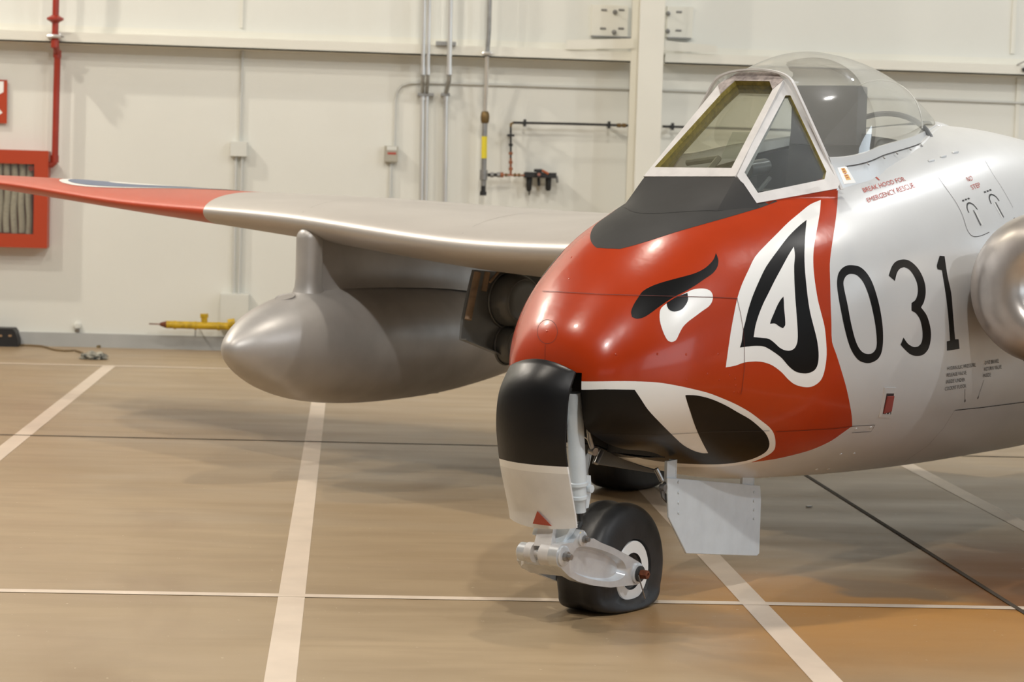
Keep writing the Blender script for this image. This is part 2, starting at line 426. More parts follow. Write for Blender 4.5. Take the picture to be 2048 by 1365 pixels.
def floor_mat():
    m = bpy.data.materials.new('sealed_concrete_floor'); m.use_nodes = True; nt = m.node_tree; N = nt.nodes; L = nt.links; b = N['Principled BSDF']
    tc = N.new('ShaderNodeTexCoord')
    def noise(sc, det, st=(1, 1, 1), dist=0.0, loc=(0, 0, 0)):
        mp = N.new('ShaderNodeMapping'); mp.inputs['Scale'].default_value = st; mp.inputs['Location'].default_value = loc
        L.new(tc.outputs['Object'], mp.inputs[0])
        n = N.new('ShaderNodeTexNoise'); n.inputs['Scale'].default_value = sc; n.inputs['Detail'].default_value = det; n.inputs['Distortion'].default_value = dist
        L.new(mp.outputs[0], n.inputs['Vector']); return n
    def ramp(src, a, b_, ca=(0, 0, 0, 1), cb=(1, 1, 1, 1)):
        r = N.new('ShaderNodeValToRGB'); r.color_ramp.elements[0].position = a; r.color_ramp.elements[1].position = b_
        r.color_ramp.elements[0].color = ca; r.color_ramp.elements[1].color = cb; L.new(src, r.inputs[0]); return r
    def mix(fac, c1, c2):
        x = N.new('ShaderNodeMix'); x.data_type = 'RGBA'
        if hasattr(fac, 'links'): L.new(fac, x.inputs[0])
        else: x.inputs[0].default_value = fac
        for i, c in ((6, c1), (7, c2)):
            if isinstance(c, tuple): x.inputs[i].default_value = c
            else: L.new(c, x.inputs[i])
        return x.outputs[2]
    base = mix(ramp(noise(.5, 6, (1, .8, 1), .4).outputs[0], .35, .68).outputs[0], (0.35, 0.255, 0.152, 1), (0.41, 0.307, 0.187, 1))
    base = mix(ramp(noise(1.1, 5, (1, .6, 1), .6, (3, 9, 0)).outputs[0], .56, .70).outputs[0], base, (0.29, 0.20, 0.112, 1))
    s5 = ramp(noise(3.0, 9, (.45, 2.0, 1), .5, (7, 1, 0)).outputs[0], .42, .60); m5 = N.new('ShaderNodeMath'); m5.operation = 'MULTIPLY'; m5.inputs[1].default_value = .55; L.new(s5.outputs[0], m5.inputs[0]); base = mix(m5.outputs[0], base, (0.315, 0.225, 0.13, 1))
    st = ramp(noise(2.2, 8, (.35, 2.2, 1), .3).outputs[0], .60, .78); base = mix(st.outputs[0], base, (0.33, 0.235, 0.14, 1))
    # broad orange patch and darker rust near the right front
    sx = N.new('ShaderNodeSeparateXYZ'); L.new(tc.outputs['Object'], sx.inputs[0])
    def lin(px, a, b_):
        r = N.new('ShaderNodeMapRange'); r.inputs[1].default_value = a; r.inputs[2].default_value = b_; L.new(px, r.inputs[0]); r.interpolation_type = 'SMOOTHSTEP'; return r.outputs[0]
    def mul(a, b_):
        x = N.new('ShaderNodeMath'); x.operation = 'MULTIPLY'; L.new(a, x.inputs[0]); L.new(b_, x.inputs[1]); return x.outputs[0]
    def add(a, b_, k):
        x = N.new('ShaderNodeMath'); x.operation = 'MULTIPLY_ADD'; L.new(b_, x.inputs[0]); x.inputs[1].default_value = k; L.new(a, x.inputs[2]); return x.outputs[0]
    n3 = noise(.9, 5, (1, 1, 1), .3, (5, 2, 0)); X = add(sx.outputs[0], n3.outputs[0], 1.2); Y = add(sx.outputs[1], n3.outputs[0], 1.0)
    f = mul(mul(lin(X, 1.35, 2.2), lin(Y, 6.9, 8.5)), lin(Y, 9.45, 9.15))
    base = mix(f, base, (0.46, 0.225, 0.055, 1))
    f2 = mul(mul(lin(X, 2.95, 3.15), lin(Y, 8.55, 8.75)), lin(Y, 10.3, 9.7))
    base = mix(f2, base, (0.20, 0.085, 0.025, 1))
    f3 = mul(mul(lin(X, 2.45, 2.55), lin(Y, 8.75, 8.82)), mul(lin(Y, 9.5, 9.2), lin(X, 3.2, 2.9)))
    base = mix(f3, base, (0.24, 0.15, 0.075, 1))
    spk = ramp(noise(38, 2).outputs[0], .745, .765); base = mix(spk.outputs[0], base, (0.62, 0.55, 0.42, 1))
    L.new(base, b.inputs['Base Color'])
    r = ramp(noise(1.6, 4, (.5, 1.5, 1)).outputs[0], .3, .7, (.30, .30, .30, 1), (.46, .46, .46, 1)); L.new(r.outputs[0], b.inputs['Roughness'])
    bp = N.new('ShaderNodeBump'); bp.inputs['Distance'].default_value = .0006; bp.inputs['Strength'].default_value = 1
    L.new(noise(9, 3).outputs[0], bp.inputs['Height']); L.new(bp.outputs[0], b.inputs['Normal'])
    return m
bm = bmesh.new()
X0, X1, Y0, Y1 = -11.0, 14.5, -17.0, WY
f = bm.faces.new([bm.verts.new(v) for v in ((X0, Y0, 0), (X1, Y0, 0), (X1, Y1, 0), (X0, Y1, 0))])
def frect(x0, x1, y0, y1, z, mi):
    f = bm.faces.new([bm.verts.new(v) for v in ((x0, y0, z), (x1, y0, z), (x1, y1, z), (x0, y1, z))]); f.material_index = mi
for xc in (-6.57, -4.97, -3.37, -1.768, -.168, 1.489, 3.08, 4.72, 6.35, 8.0): frect(xc-.047, xc+.047, -2, 17.39, .0012, 1)
for yc, hw in ((8.10, .030), (17.41, .032), (-1.2, .03)): frect(X0, X1, yc-hw, yc+hw, .0018, 1)
for yc in (12.80, 3.1): frect(X0, X1, yc-.012, yc+.012, .0024, 2)
# concrete joint running away under the aircraft
a_, b_ = floor_pt(1625, 960), floor_pt(2040, 1222)
jx = (a_[0]+b_[0])/2
for (p, q) in ((a_+(a_-b_)*1.6, b_+(b_-a_)*.6),):
    d_ = (q-p)/np.linalg.norm(q-p); n_ = np.array([-d_[1], d_[0], 0])*.011
    f = bm.faces.new([bm.verts.new(Vector(v)+Vector((0, 0, .003))) for v in (p-n_, p+n_, q+n_, q-n_)]); f.material_index = 2
bm.normal_update()
for f in bm.faces:
    if f.normal.z < 0: f.normal_flip()
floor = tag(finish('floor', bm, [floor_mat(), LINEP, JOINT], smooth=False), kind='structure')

def slab(name, c, s, m):
    bm = bmesh.new(); box(bm, c, s); return tag(finish(name, bm, m, smooth=False), kind='structure')
# back wall with fine sheet joints
bm = bmesh.new(); box(bm, ((X0+X1)/2, WY+.1, 4.5), (X1-X0+.4, .2, 9.2))
tag(finish('wall_back', bm, WALLC, smooth=False), kind='structure')
HALLC = mat('shaded_hall_cladding', (.13, .13, .13), .8)
slab('wall_left', (X0-.1, (Y0+Y1)/2, 4.5), (.2, Y1-Y0, 9.2), HALLC)
slab('wall_right', (X1+.1, (Y0+Y1)/2, 4.5), (.2, Y1-Y0, 9.2), HALLC)
slab('wall_front', ((X0+X1)/2, Y0-.1, 4.5), (X1-X0+.4, .2, 9.2), HALLC)
slab('ceiling', ((X0+X1)/2, (Y0+Y1)/2, 9.15), (X1-X0+.4, Y1-Y0+.4, .1), CEILC)
def wz(px, py, y=WY): return wall_pt(px, py, y)
def wx(px, py, y=WY): return wall_pt(px, py, y)[0]
zb_ = wz(240, 669, WY-.03)[2]
slab('baseboard_back', ((X0+X1)/2, WY-.02, zb_/2), (X1-X0, .04, zb_), CONC)
# sheet joints on the back wall
def hz(py, px): return wz(px, py)[2]
GY = WY-.20
zg_b = wz(300, 92, GY)[2]; zg_t = wz(300, 70, GY)[2]; zg_j = wz(300, 57, WY)[2]
xcol0 = wx(1267, 300, 18.75); xcol1 = wx(1323, 300, 18.75)
def girt(name, x0, x1):
    bm = bmesh.new()
    box(bm, ((x0+x1)/2, WY-.10, zg_b+.006), (x1-x0, .20, .012)); box(bm, ((x0+x1)/2, GY+.006, (zg_b+zg_t)/2), (x1-x0, .012, zg_t-zg_b))
    box(bm, ((x0+x1)/2, WY-.07, zg_t-.006), (x1-x0, .14, .012)); box(bm, ((x0+x1)/2, WY-.006, (zg_t+zg_j)/2), (x1-x0, .012, zg_j-zg_t))
    return tag(finish(name, bm, GIRTC, smooth=False), kind='structure')
girt('trim_1', X0, wx(1262, 110, GY)); girt('trim_2', wx(1330, 120, GY), X1)
# vertical sheet joints of the cladding
def cover_strip(name, px, py0, py1, wdt=.022, y=WY):
    a = wz(px[0], py0); b = wz(px[1], py1)
    bm = bmesh.new(); box(bm, ((a[0]+b[0])/2, WY-.008, (a[2]+b[2])/2), (wdt, .016, abs(a[2]-b[2]))); return tag(finish(name, bm, GIRTC, smooth=False), kind='structure')
cover_strip('trim_3', (489, 487), -420, 56)
cover_strip('trim_4', (2036, 2036), -420, 108, .035)
cover_strip('trim_5', (2030, 2022), 156, 640, .035)

# ============================================================ AIRCRAFT
air = empty('airplane', tuple(ORG), PI/2-PSI, 'silver jet aircraft with red snarling face on its nose, parked on painted floor lines', 'airplane')
AM = [SILVER, RED, WHITEP, BLACKP, MATTE, SEAM, SEAMR, REDT, BLKT, DARK]
bm = bmesh.new()
uu = np.arange(1, 205)*DU; tt = np.arange(-120, 120)*DT
G = hull(uu[:, None]+0*tt[None], tt[None]+0*uu[:, None])
V = grid(bm, G, 0, wrap=True)
tip = bm.verts.new((HX0, 0, HZ0))
for j in range(len(tt)): bm.faces.new((V[0][j], V[0][(j+1) % len(tt)], tip))
bm.normal_update()
bmesh.ops.recalc_face_normals(bm, faces=bm.faces)
tail = bm.faces.new(V[-1]) if len(V[-1]) else None

ear_w = R4([(549,47),(500,68),(450,108),(400,150),(350,200),(300,250),(250,305),(220,365),(190,430),(170,490),(155,560),(140,640),(128,720),(116,808),(160,800),(200,786),(250,781),(290,785),(330,800),(370,830),(400,862),(430,885),(470,897),(505,896),(535,880),(555,855),(568,810),(575,750),(572,680),(565,620),(550,560),(535,500),(522,420),(515,350),(515,290),(522,230),(535,160),(545,100)])
ear_b = R4([(484,138),(450,165),(400,215),(350,280),(300,350),(270,410),(240,480),(220,540),(205,600),(195,640),(188,690),(180,718),(215,713),(250,710),(290,713),(330,735),(370,765),(400,800),(430,825),(460,834),(490,834),(520,820),(535,790),(538,740),(530,680),(515,620),(500,560),(490,500),(482,430),(475,350),(474,280),(478,200)])
ear_i = R4([(425,260),(400,300),(370,355),(340,410),(310,470),(285,520),(265,570),(250,620),(242,670),(280,674),(310,678),(335,695),(360,718),(385,730),(410,731),(430,718),(441,690),(442,640),(438,580),(432,500),(428,430),(426,350),(430,300)])
ear_c = R4([(377,486),(365,500),(350,525),(335,560),(322,590),(316,610),(335,608),(345,612),(358,622),(375,630),(385,615),(384,580),(380,540),(379,510)])
brow = R3([(1227,75),(1215,110),(1190,140),(1160,165),(1110,190),(1050,208),(960,232),(900,250),(850,270),(810,295),(785,330),(760,370),(745,410),(750,440),(780,450),(820,440),(860,415),(900,385),(950,350),(1000,320),(1050,295),(1110,260),(1160,225),(1210,190),(1235,155),(1241,120),(1235,95)])
eye = R3([(1060,300),(1100,283),(1150,278),(1190,288),(1208,315),(1205,350),(1185,380),(1150,405),(1110,435),(1070,465),(1040,495),(1020,530),(1000,570),(975,582),(950,570),(925,520),(908,460),(908,410),(920,385),(945,365),(1000,330)])
pupil = R3([(1064,303),(1068,340),(1055,370),(1030,398),(990,410),(960,398),(948,375),(947,360),(1000,328)])
mouth_w = R3([(300,810),(398,805),(500,806),(600,805),(700,804),(800,806),(900,812),(1000,828),(1080,845),(1180,870),(1260,900),(1340,935),(1420,980),(1480,1025),(1530,1065),(1555,1100),(1565,1145),(1560,1190),(1530,1220),(1480,1245),(1430,1263),(1340,1282),(1200,1292),(1050,1291),(900,1285),(800,1270),(720,1250),(690,1234)])
mouth_b = R3([(300,858),(388,852),(500,853),(600,850),(765,853),(800,905),(840,965),(900,1030),(980,1110),(1040,1165),(1100,1198),(1150,1212),(1183,1212),(1160,1170),(1130,1110),(1105,1050),(1085,990),(1065,930),(1052,885),(1060,882),(1120,885),(1200,905),(1280,940),(1350,980),(1420,1020),(1480,1070),(1515,1110),(1531,1160),(1515,1200),(1470,1230),(1400,1255),(1280,1273),(1150,1275),(1000,1268),(850,1250),(750,1230),(690,1214)])
redb = R4([(632,-40),(627,0),(625,60),(615,150),(597,270),(590,340),(592,430),(594,520),(597,600),(600,690),(620,750),(645,830),(665,900),(680,970),(690,1030),(692,1075),(650,1105),(600,1140),(550,1165),(500,1185),(430,1205),(340,1225),(235,1240)])
# red nose: everything ahead of the traced edge, both sides
rb = px2uv(smoothpoly(redb, closed=False, sub=3)); rb = [tuple(p) for p in rb]
bl = px2uv(R3([(1430,1258),(1340,1277),(1200,1287),(1050,1286),(900,1280),(800,1265),(720,1245)])); bl = [tuple(p) for p in bl]
u_top, th_top = rb[0]
red_loop = [(.012, PI/2), ((u_top+.012)/2, PI/2), (u_top, PI/2)] + rb + bl + [(bl[-1][0], -1.35), (.6, -PI/2), (.3, -PI/2), (.012, -PI/2)] + [(.012, t) for t in np.linspace(-PI/2, PI/2, 9)[1:-1]]
patch(bm, [red_loop], 1, .0006, mirror=True)
for t0, t1 in ((0, 2*PI),):
    cap = [bm.verts.new(Vector(hull(.013, t)+hnorm(.013, t)*.0006)) for t in np.linspace(0, 2*PI, 33)[:-1]]
    f = bm.faces.new(cap); f.material_index = 1
def P2(poly, mi, off, sub=3, ms=0.0): patch(bm, [[tuple(p) for p in px2uv(smoothpoly(poly, sub=sub))]], mi, off, mirror=True, mshift=ms)
def mouth(px, mi, off):
    uv = [tuple(p) for p in px2uv(smoothpoly(px, closed=False, sub=3))]
    patch(bm, [uv+[(uv[-1][0], -PI/2), (uv[0][0], -PI/2)]], mi, off, mirror=True)
mouth(mouth_w, 2, .0012); mouth(mouth_b, 3, .0018)
P2(ear_w, 2, .0012); P2(ear_b, 3, .0018); P2(ear_i, 2, .0024); P2(ear_c, 3, .0030)
P2(brow, 3, .0012, ms=.16); P2(eye, 2, .0015, ms=.16); P2(pupil, 3, .0020, ms=.16)
# matte anti-dazzle panel ahead of the windscreen
ag_px = R1([(454,1208),(462,1228),(490,1246),(530,1250),(620,1241),(740,1216),(860,1181),(980,1142),(1100,1106),(1220,1072),(1330,1041),(1520,985)])
agu = [tuple(p) for p in px2uv(smoothpoly(ag_px, closed=False, sub=3))]
agu = [p for p in agu if p[1] < PI/2-.02]; agu = [(px2uv([(1171, 501)])[0][0], PI/2)] + [p for p in agu if p[1] < PI/2-.10]
x_ag = .55
patch(bm, [agu + [(math.sqrt(x_ag-HX0), agu[-1][1]), (math.sqrt(x_ag-HX0), PI/2)]], 4, .0012, mirror=True)
# the number
d0o = R4([(690,343),(725,350),(755,375),(780,415),(800,470),(818,540),(830,620),(832,690),(825,740),(808,770),(780,786),(755,788),(725,778),(700,750),(680,710),(660,640),(645,570),(632,500),(623,430),(628,385),(645,358),(668,345)])
d0i = R4([(690,383),(712,388),(735,410),(752,440),(770,490),(785,550),(798,620),(804,690),(800,722),(785,742),(762,747),(738,738),(718,712),(702,670),(685,600),(670,520),(655,450),(652,420),(660,398),(673,386)])
d3 = R4([(858,390),(872,350),(890,327),(920,317),(950,322),(980,345),(1005,380),(1022,425),(1026,470),(1018,510),(1005,535),(1030,570),(1046,620),(1050,670),(1040,720),(1018,748),(990,756),(960,750),(935,730),(912,705),(925,672),(945,700),(970,715),(990,714),(1005,700),(1012,670),(1010,630),(1000,590),(982,562),(962,550),(962,515),(980,500),(990,470),(988,430),(972,390),(950,362),(928,352),(908,360),(895,380),(886,415)])
d1 = R4([(1090,300),(1112,302),(1125,390),(1142,470),(1150,560),(1160,680),(1176,680),(1180,724),(1123,732),(1122,690),(1137,686),(1130,590),(1118,480),(1100,366),(1080,362),(1077,345)])
patch(bm, [[tuple(p) for p in px2uv(smoothpoly(d0o, sub=5))], [tuple(p) for p in px2uv(smoothpoly(d0i, sub=5))]], 3, .0008)
for dd in (d3, d1): patch(bm, [[tuple(p) for p in px2uv(smoothpoly(dd, sub=5, corner=38))]], 3, .0008)
# stencils
for s, q in (('BREAK HOOD FOR', [(335,410),(770,285),(800,330),(360,455)]), ('EMERGENCY RESCUE', [(378,515),(865,350),(900,400),(400,562)]), ('NO', [(1430,290),(1490,275),(1508,325),(1455,340)]), ('STEP', [(1475,378),(1570,345),(1592,393),(1500,425)])):
    hull_text(bm, s, Z2(q), 7)
for s, q in (('HYDRAULIC PRESSURE', [(115,1072),(308,1045),(310,1070),(117,1095)]), ('RELEASE VALVE', [(112,1116),(245,1098),(248,1123),(110,1141)]), ('INSIDE UNDER', [(108,1161),(235,1145),(237,1169),(106,1187)]), ('COCKPIT FLOOR', [(100,1209),(243,1188),(245,1212),(98,1235)]), ('DIVE BRAKE', [(373,1032),(465,1018),(467,1043),(372,1057)]), ('RETURN VALVE', [(370,1076),(486,1058),(486,1083),(369,1101)]), ('INSIDE', [(362,1120),(413,1112),(413,1137),(361,1145)])):
    hull_text(bm, s, Z3(q), 8)
def line_px(pts, wd, mi, off=.0026, step=5, mirror=False): strip(bm, px2uv(densify(pts, step)), wd, mi, off, mirror)
line_px(Z3([(237,1225),(238,1300)]), .0018, 8, .001); line_px(Z3([(238,1296),(238,1312)]), .006, 8, .001, 2)
line_px(Z3([(368,1160),(328,1280)]), .0018, 8, .001); line_px(Z3([(330,1274),(325,1290)]), .006, 8, .001, 2)
line_px(Z2([(520,322),(470,275),(430,232)]), .011, 7, .001, 4)
patch(bm, [[tuple(p) for p in px2uv(Z2([(418,222),(446,232),(425,246)]))]], 7, .0012)
for arc in ([(1465,665),(1447,620),(1447,580),(1462,563),(1485,565),(1515,582),(1555,630)], [(1702,572),(1682,520),(1684,485),(1700,472),(1725,478),(1755,500),(1785,540)]):
    line_px([tuple(p) for p in smoothpoly(Z2(arc), closed=False, sub=4)], .007, 8, .001, 3)
for (p, q) in (((1512,640),(1590,800)), ((1745,555),(1832,715))): line_px(Z2([p, q]), .006, 8 if p[0] < 1600 else 5, .002, 3)
for (p, q) in (((1530,650),(1604,795)), ((1722,560),(1815,720))): line_px(Z2([p, q]), .005, 2, .003, 3)
for ln in ([(1395,540),(1480,508)], [(1625,450),(1710,418)]):
    a, b = Z2(ln)
    for k in range(3):
        p = (a[0]+(b[0]-a[0])*k/3, a[1]+(b[1]-a[1])*k/3); q = (a[0]+(b[0]-a[0])*(k/3+.22), a[1]+(b[1]-a[1])*(k/3+.22)); line_px([p, q], .007, 8, .001, 3)
# skin joints
line_px(R3([(245,295),(330,298),(560,312),(900,322),(1205,328),(1345,335)]), .0022, 6, .0034, 6)
line_px(R3([(1345,335),(1365,420),(1380,510),(1387,620),(1388,720),(1372,860),(1365,880)]), .0018, 6, .0030, 6)
line_px(R3([(560,1105),(900,1107),(1200,1090),(1530,1084)]), .0018, 5, .0030, 6)
line_px(R4([(345,1100),(600,1086),(690,1076)]), .0020, 6, .0030, 6)
line_px(R4([(690,1076),(795,1070),(778,1100),(690,1105)]), .0020, 5, .0012, 6)
line_px(R4([(1160,1003),(1270,992),(1474,966),(1560,955)]), .0035, 5, .0012, 6)
line_px(R4([(1158,1003),(1110,1080),(1040,1160),(930,1238)]), .0012, 5, .0010, 6)
line_px(R1([(800,1346),(1000,1346)]), .0001, 6, .0001)
line_px([tuple(p) for p in smoothpoly(Z2([(1140,290),(1240,430),(1330,560),(1400,700),(1440,830),(1480,895),(1530,918),(1600,905),(1680,870)]), closed=False, sub=3)], .0025, 5, .0012)
line_px([tuple(p) for p in smoothpoly(Z2([(1640,120),(1720,260),(1800,380),(1870,500),(1930,610)]), closed=False, sub=3)], .0016, 5, .0010)
circ = [(1095+20*math.cos(t), 664+24*math.sin(t)) for t in np.linspace(0, 2*PI, 40)]
strip(bm, px2uv(circ), .0016, 6, .0012); line_px([(1091, 690), (1090, 720)], .0014, 6, .0012, 4)
cut_holes(bm)
fus = finish('fuselage', bm, AM, air, angle=50)

# rivets and fasteners standing proud of the skin
def knob(px, py, r, h, mi=0):
    bm = bmesh.new(); u, t = px2uv([(px, py)])[0]; p = hull(u, t); n = hnorm(u, t)
    lathe(bm, [(0, r), (h*.7, r*.85), (h, r*.4), (h, 0)], p, n, 10, 0); finish('skin_fastener', bm, [SILVER, RED, WHITEP][mi], air)
for x, y in [(1062,796),(1247,798),(1337,790),(1340,830),(1330,868),(1355,868),(1100,1130),(405,100),(395,222),(268,520),(1240,650),(1058,652),(895,650),(660,652),(1345,335),(1180,762),(1305,770)]: 
    q = R3([(x, y)])[0]; knob(q[0], q[1], .0045, .002, 1 if y < 900 else 2)
for x, y in Z2([(350,250),(68,340),(20,215),(62,245)]): knob(x, y, .004, .002, 0)
for x, y in Z3([(320,362)]): pass
for x, y in R4([(710,1088),(775,1082),(640,1203),(700,1200),(530,1272),(585,1270),(845,1020),(860,1018)]): knob(x, y, .006, .003, 0)
# louvres behind the canopy
for k in range(6):
    px, py = 1862+k*12.0, 322-k*4.2; u, t = px2uv([(px, py)])[0]; p = hull(u, t); n = hnorm(u, t); e = hull(u+.01, t)-p; e /= np.linalg.norm(e)
    if k % 2 == 0:
        bm = bmesh.new(); lathe(bm, [(-.03, 0), (-.02, .006), (.02, .006), (.03, 0)], p+n*.002, Vector(e), 10); finish('louvre', bm, SILVER, air)
# red switch in a recessed frame
bm = bmesh.new(); fr = px2uv(R4([(835,898),(890,900),(867,1036),(812,1033)])); inn = px2uv(R4([(845,925),(880,925),(866,1020),(827,1018)]))
hp = lambda uv, off: [hull(u, t)+hnorm(u, t)*off for u, t in uv]
ring_panel(bm, hp(fr, .004), hp(inn, .004), -hnorm(*fr[0])*.003)
finish('socket_frame', bm, SILVER, air, smooth=False)
bm = bmesh.new(); prism(bm, hp(inn, .0012), hnorm(*inn[0])*.001, 0)
sw = px2uv(R4([(848,938),(876,936),(864,1004),(830,1014)])); prism(bm, hp(sw, .003), hnorm(*sw[0])*.006, 1)
tag(finish('socket_cover', bm, [SEAM, mat('faded_red_rubber', (.30, .06, .05), .5)], air, smooth=False), 'small faded red socket cover')
# paper card tied at the windscreen corner
bm = bmesh.new(); o_ = [at(*q, y=-.455+.02*(k > 1)) for k, q in enumerate(Z2([(80,188),(172,172),(275,345),(152,360)]))][:2]+[at(*q, y=-.50) for q in Z2([(275,345),(152,360)])]
CN = np.cross(o_[1]-o_[0], o_[3]-o_[0]); CN /= np.linalg.norm(CN); CN = CN if CN[1] < 0 else -CN; prism(bm, [p-CN*.002 for p in o_], CN*.0018)
def on_card(s, t): return o_[0]*(1-s)*(1-t)+o_[1]*s*(1-t)+o_[2]*s*t+o_[3]*(1-s)*t
for (s0, s1, t0, t1) in ((.3, .72, .08, .38), (.3, .72, .46, .80)):
    f = bm.faces.new([bm.verts.new(Vector(on_card(s, t)+CN*.0003)) for s, t in ((s0, t0), (s1, t0), (s1, t1), (s0, t1))]); f.material_index = 1
for k in range(5):
    t0 = .12+.13*k; f = bm.faces.new([bm.verts.new(Vector(on_card(s, t)+CN*.0008)) for s, t in ((.38, t0), (.60, t0), (.60, t0+.05), (.38, t0+.05))]); f.material_index = 2
finish('warning_card', bm, [WHITEP, mat('card_yellow', (.75, .45, .12), .5), REDT], air, smooth=False)

# ---- anti-dazzle fairing under the windscreen
PR = np.array([.432, -.188, 1.529]); S1p = px2uv([(1434, 423)])[0]; H1 = hull(*S1p)+hnorm(*S1p)*.002
H2p = px2uv([(1519, 416)])[0]; H2 = hull(*H2p)+hnorm(*H2p)*.002
S1 = at(1487, 367, y=-.215)
bm = bmesh.new()
n_ = 17; top_e = [PR*(1-t)+PR*[1, -1, 1]*t for t in np.linspace(0, 1, n_)]
th1 = S1p[1]; bot_e = []
for t in np.linspace(0, 1, n_):
    tht = th1*(1-t)+(PI-th1)*t; k_ = math.sin(PI*t); ub = S1p[0]-.10*k_**1.2; bot_e.append(hull(ub, tht)+hnorm(ub, tht)*.002)
rows = []
for s in np.linspace(0, 1, 9):
    rows.append([np.array(a)*(1-s)+np.array(b)*s-np.array([0, 0, .018])*math.sin(PI*s)*math.sin(PI*i/(n_-1)) for i, (a, b) in enumerate(zip(top_e, bot_e))])
grid(bm, rows)
for sg in (1, -1):
    m = np.array([1, sg, 1]); a, b, c, d = (bm.verts.new(Vector(x*m)) for x in (PR, H1, H2, S1))
    bm.faces.new((a, b, c) if sg > 0 else (c, b, a)); bm.faces.new((a, c, d) if sg > 0 else (d, c, a))
bmesh.ops.remove_doubles(bm, verts=bm.verts, dist=.0005)
finish('antidazzle_fairing', bm, MATTE, air, angle=25, recalc=True)

# ---- windscreen
P0 = np.array([.43, 0, 1.53]); NF = np.array([-.39, 0, .45])
fo = [(1287,353),(1470,353),(1567,160),(1553,144),(1478,145),(1436,170)]; fi = [(1309,334.6),(1463,336),(1545,179),(1539,163),(1470,162),(1441,189)]
FO = [on_plane(*p, P0, NF) for p in fo]; FI = [on_plane(*p, P0, NF) for p in fi]
ws = empty('windscreen', (0, 0, 0), parent=air)
nf = NF/np.linalg.norm(NF)
bm = bmesh.new(); ring_panel(bm, FO, FI, -nf*.06, 0, 1)
front = finish('windscreen_frame', bm, [WHITEF, SEAL], ws, smooth=False)
bm = bmesh.new(); prism(bm, [p-nf*.02 for p in FI], -nf*.028, 0); finish('front_pane', bm, GL_FRONT, ws, smooth=False)
B_ = np.array([.43, -.19, 1.53]); T_ = np.array([.88, -.12, 1.92]); R_ = np.array([.865, -.40, 1.5]); NS = np.cross(T_-B_, R_-B_); NS /= np.linalg.norm(NS)
if NS[1] > 0: NS = -NS
so = [(1474,352),(1512.6,406.4),(1675,377),(1680,366),(1588,160),(1566,157)]; si = [(1489,345),(1516,386),(1649,358.5),(1652.7,343),(1581,191),(1571,191)]
SO = [on_plane(*p, B_, NS) for p in so]; SI = [on_plane(*p, B_, NS) for p in si]
for sg in (1, -1):
    m = np.array([1, sg, 1]); A = [p*m for p in SO]; Bq = [p*m for p in SI]; nn = NS*m
    bm = bmesh.new(); ring_panel(bm, A, Bq, -nn*.02, 0, 1); 
    finish('side_window_frame', bm, [WHITEF, SEAL], ws, smooth=False, recalc=True)
    bm = bmesh.new(); prism(bm, [p-nn*.006 for p in Bq], -nn*.008); finish('side_pane', bm, GL_SIDE, ws, smooth=False)
for sg in (1, -1):
    m = np.array([1, sg, 1]); bm = bmesh.new(); a_, b2 = SO[1]*m, SO[2]*m; dn = np.array([0, 0, -.06]); iw = -NS*m*.004
    prism(bm, [a_+iw, b2+iw, b2+iw+dn, a_+iw+dn], -NS*m*.012); finish('windscreen_sill', bm, RED, ws, smooth=False, recalc=True)
# metal arch where windscreen and canopy meet
ARCH = [(.392, 1.495), (.382, 1.513), (.331, 1.604), (.274, 1.707), (.206, 1.829), (.166, 1.896), (.135, 1.919), (.08, 1.934), (0, 1.940)]
arch = [(-y, z) for y, z in ARCH] + [(y, z) for y, z in ARCH[::-1][1:]]
arch = smoothpoly(arch, closed=False, sub=4, corner=80)
bm = bmesh.new(); sec = [(-.012, -.004), (-.012, .003), (.006, .004), (.006, -.005)]
Vv = []
for i, (y, z) in enumerate(arch):
    n = np.array([y, z-1.45]); n /= np.linalg.norm(n); Vv.append([(.872+a, y+n[0]*b, z+n[1]*b) for a, b in sec])
grid(bm, Vv, 0, wrap=True); finish('canopy_arch', bm, WHITEF, ws, recalc=True, angle=30)
bm = bmesh.new()
topbar = [FO[2], FO[3], FO[4], FO[5]]; ring_panel(bm, [p+nf*.002 for p in (FO[2], FO[3], FO[4], FO[5])], [p+nf*.002 for p in (FI[2], FI[3], FI[4], FI[5])], -nf*.001)
bm.free()
bm = bmesh.new()
for (a, b, c, d) in ((FO[2], FO[3], FI[3], FI[2]), (FO[3], FO[4], FI[4], FI[3]), (FO[4], FO[5], FI[5], FI[4])):
    prism(bm, [np.array(p)+nf*.0005 for p in (a, b, c, d)], nf*.0015)
finish('worn_top_bar', bm, WORN, ws, smooth=False)

# ---- canopy
CXK = np.array([.87, 1.1, 1.4, 1.8, 2.15, 2.35, 2.46]); CZC = [1.9355, 2.0184, 2.0323, 1.9874, 1.8960, 1.828, 1.790]; CWK = [.331, .345, .303, .2397, .140, .075, .02]
def can_zs(x): return 1.605+.189*(x-.87)/1.6
AY = np.array([a[0] for a in ARCH[2:]]); AZ = np.array([a[1] for a in ARCH[2:]])
def canopy_pt(x, v):
    zc = float(hermite(CXK, CZC, x)); w_ = float(hermite(CXK, CWK, x)); zs = can_zs(x); th = v*PI; n = 2.15
    c, s = math.cos(th), math.sin(th); y = -w_*np.sign(c)*abs(c)**(2/n); z = zs+(zc-zs)*abs(s)**(2/n)
    k = max(0, 1-(x-.87)/.45)**1.5
    if k > 0:
        t = abs(c); za = 1.94-(1.94-1.605)*(1-abs(s)**.9); ya = np.interp(za, AZ, AY)*np.sign(c)*-1
        if abs(c) < 1e-9: ya = 0
        y = y*(1-k)+ya*k; z = z*(1-k)+za*k
    return np.array([x, y, z])
xs = np.concatenate([np.linspace(.872, 1.3, 14), np.linspace(1.3, 2.45, 34)[1:]])
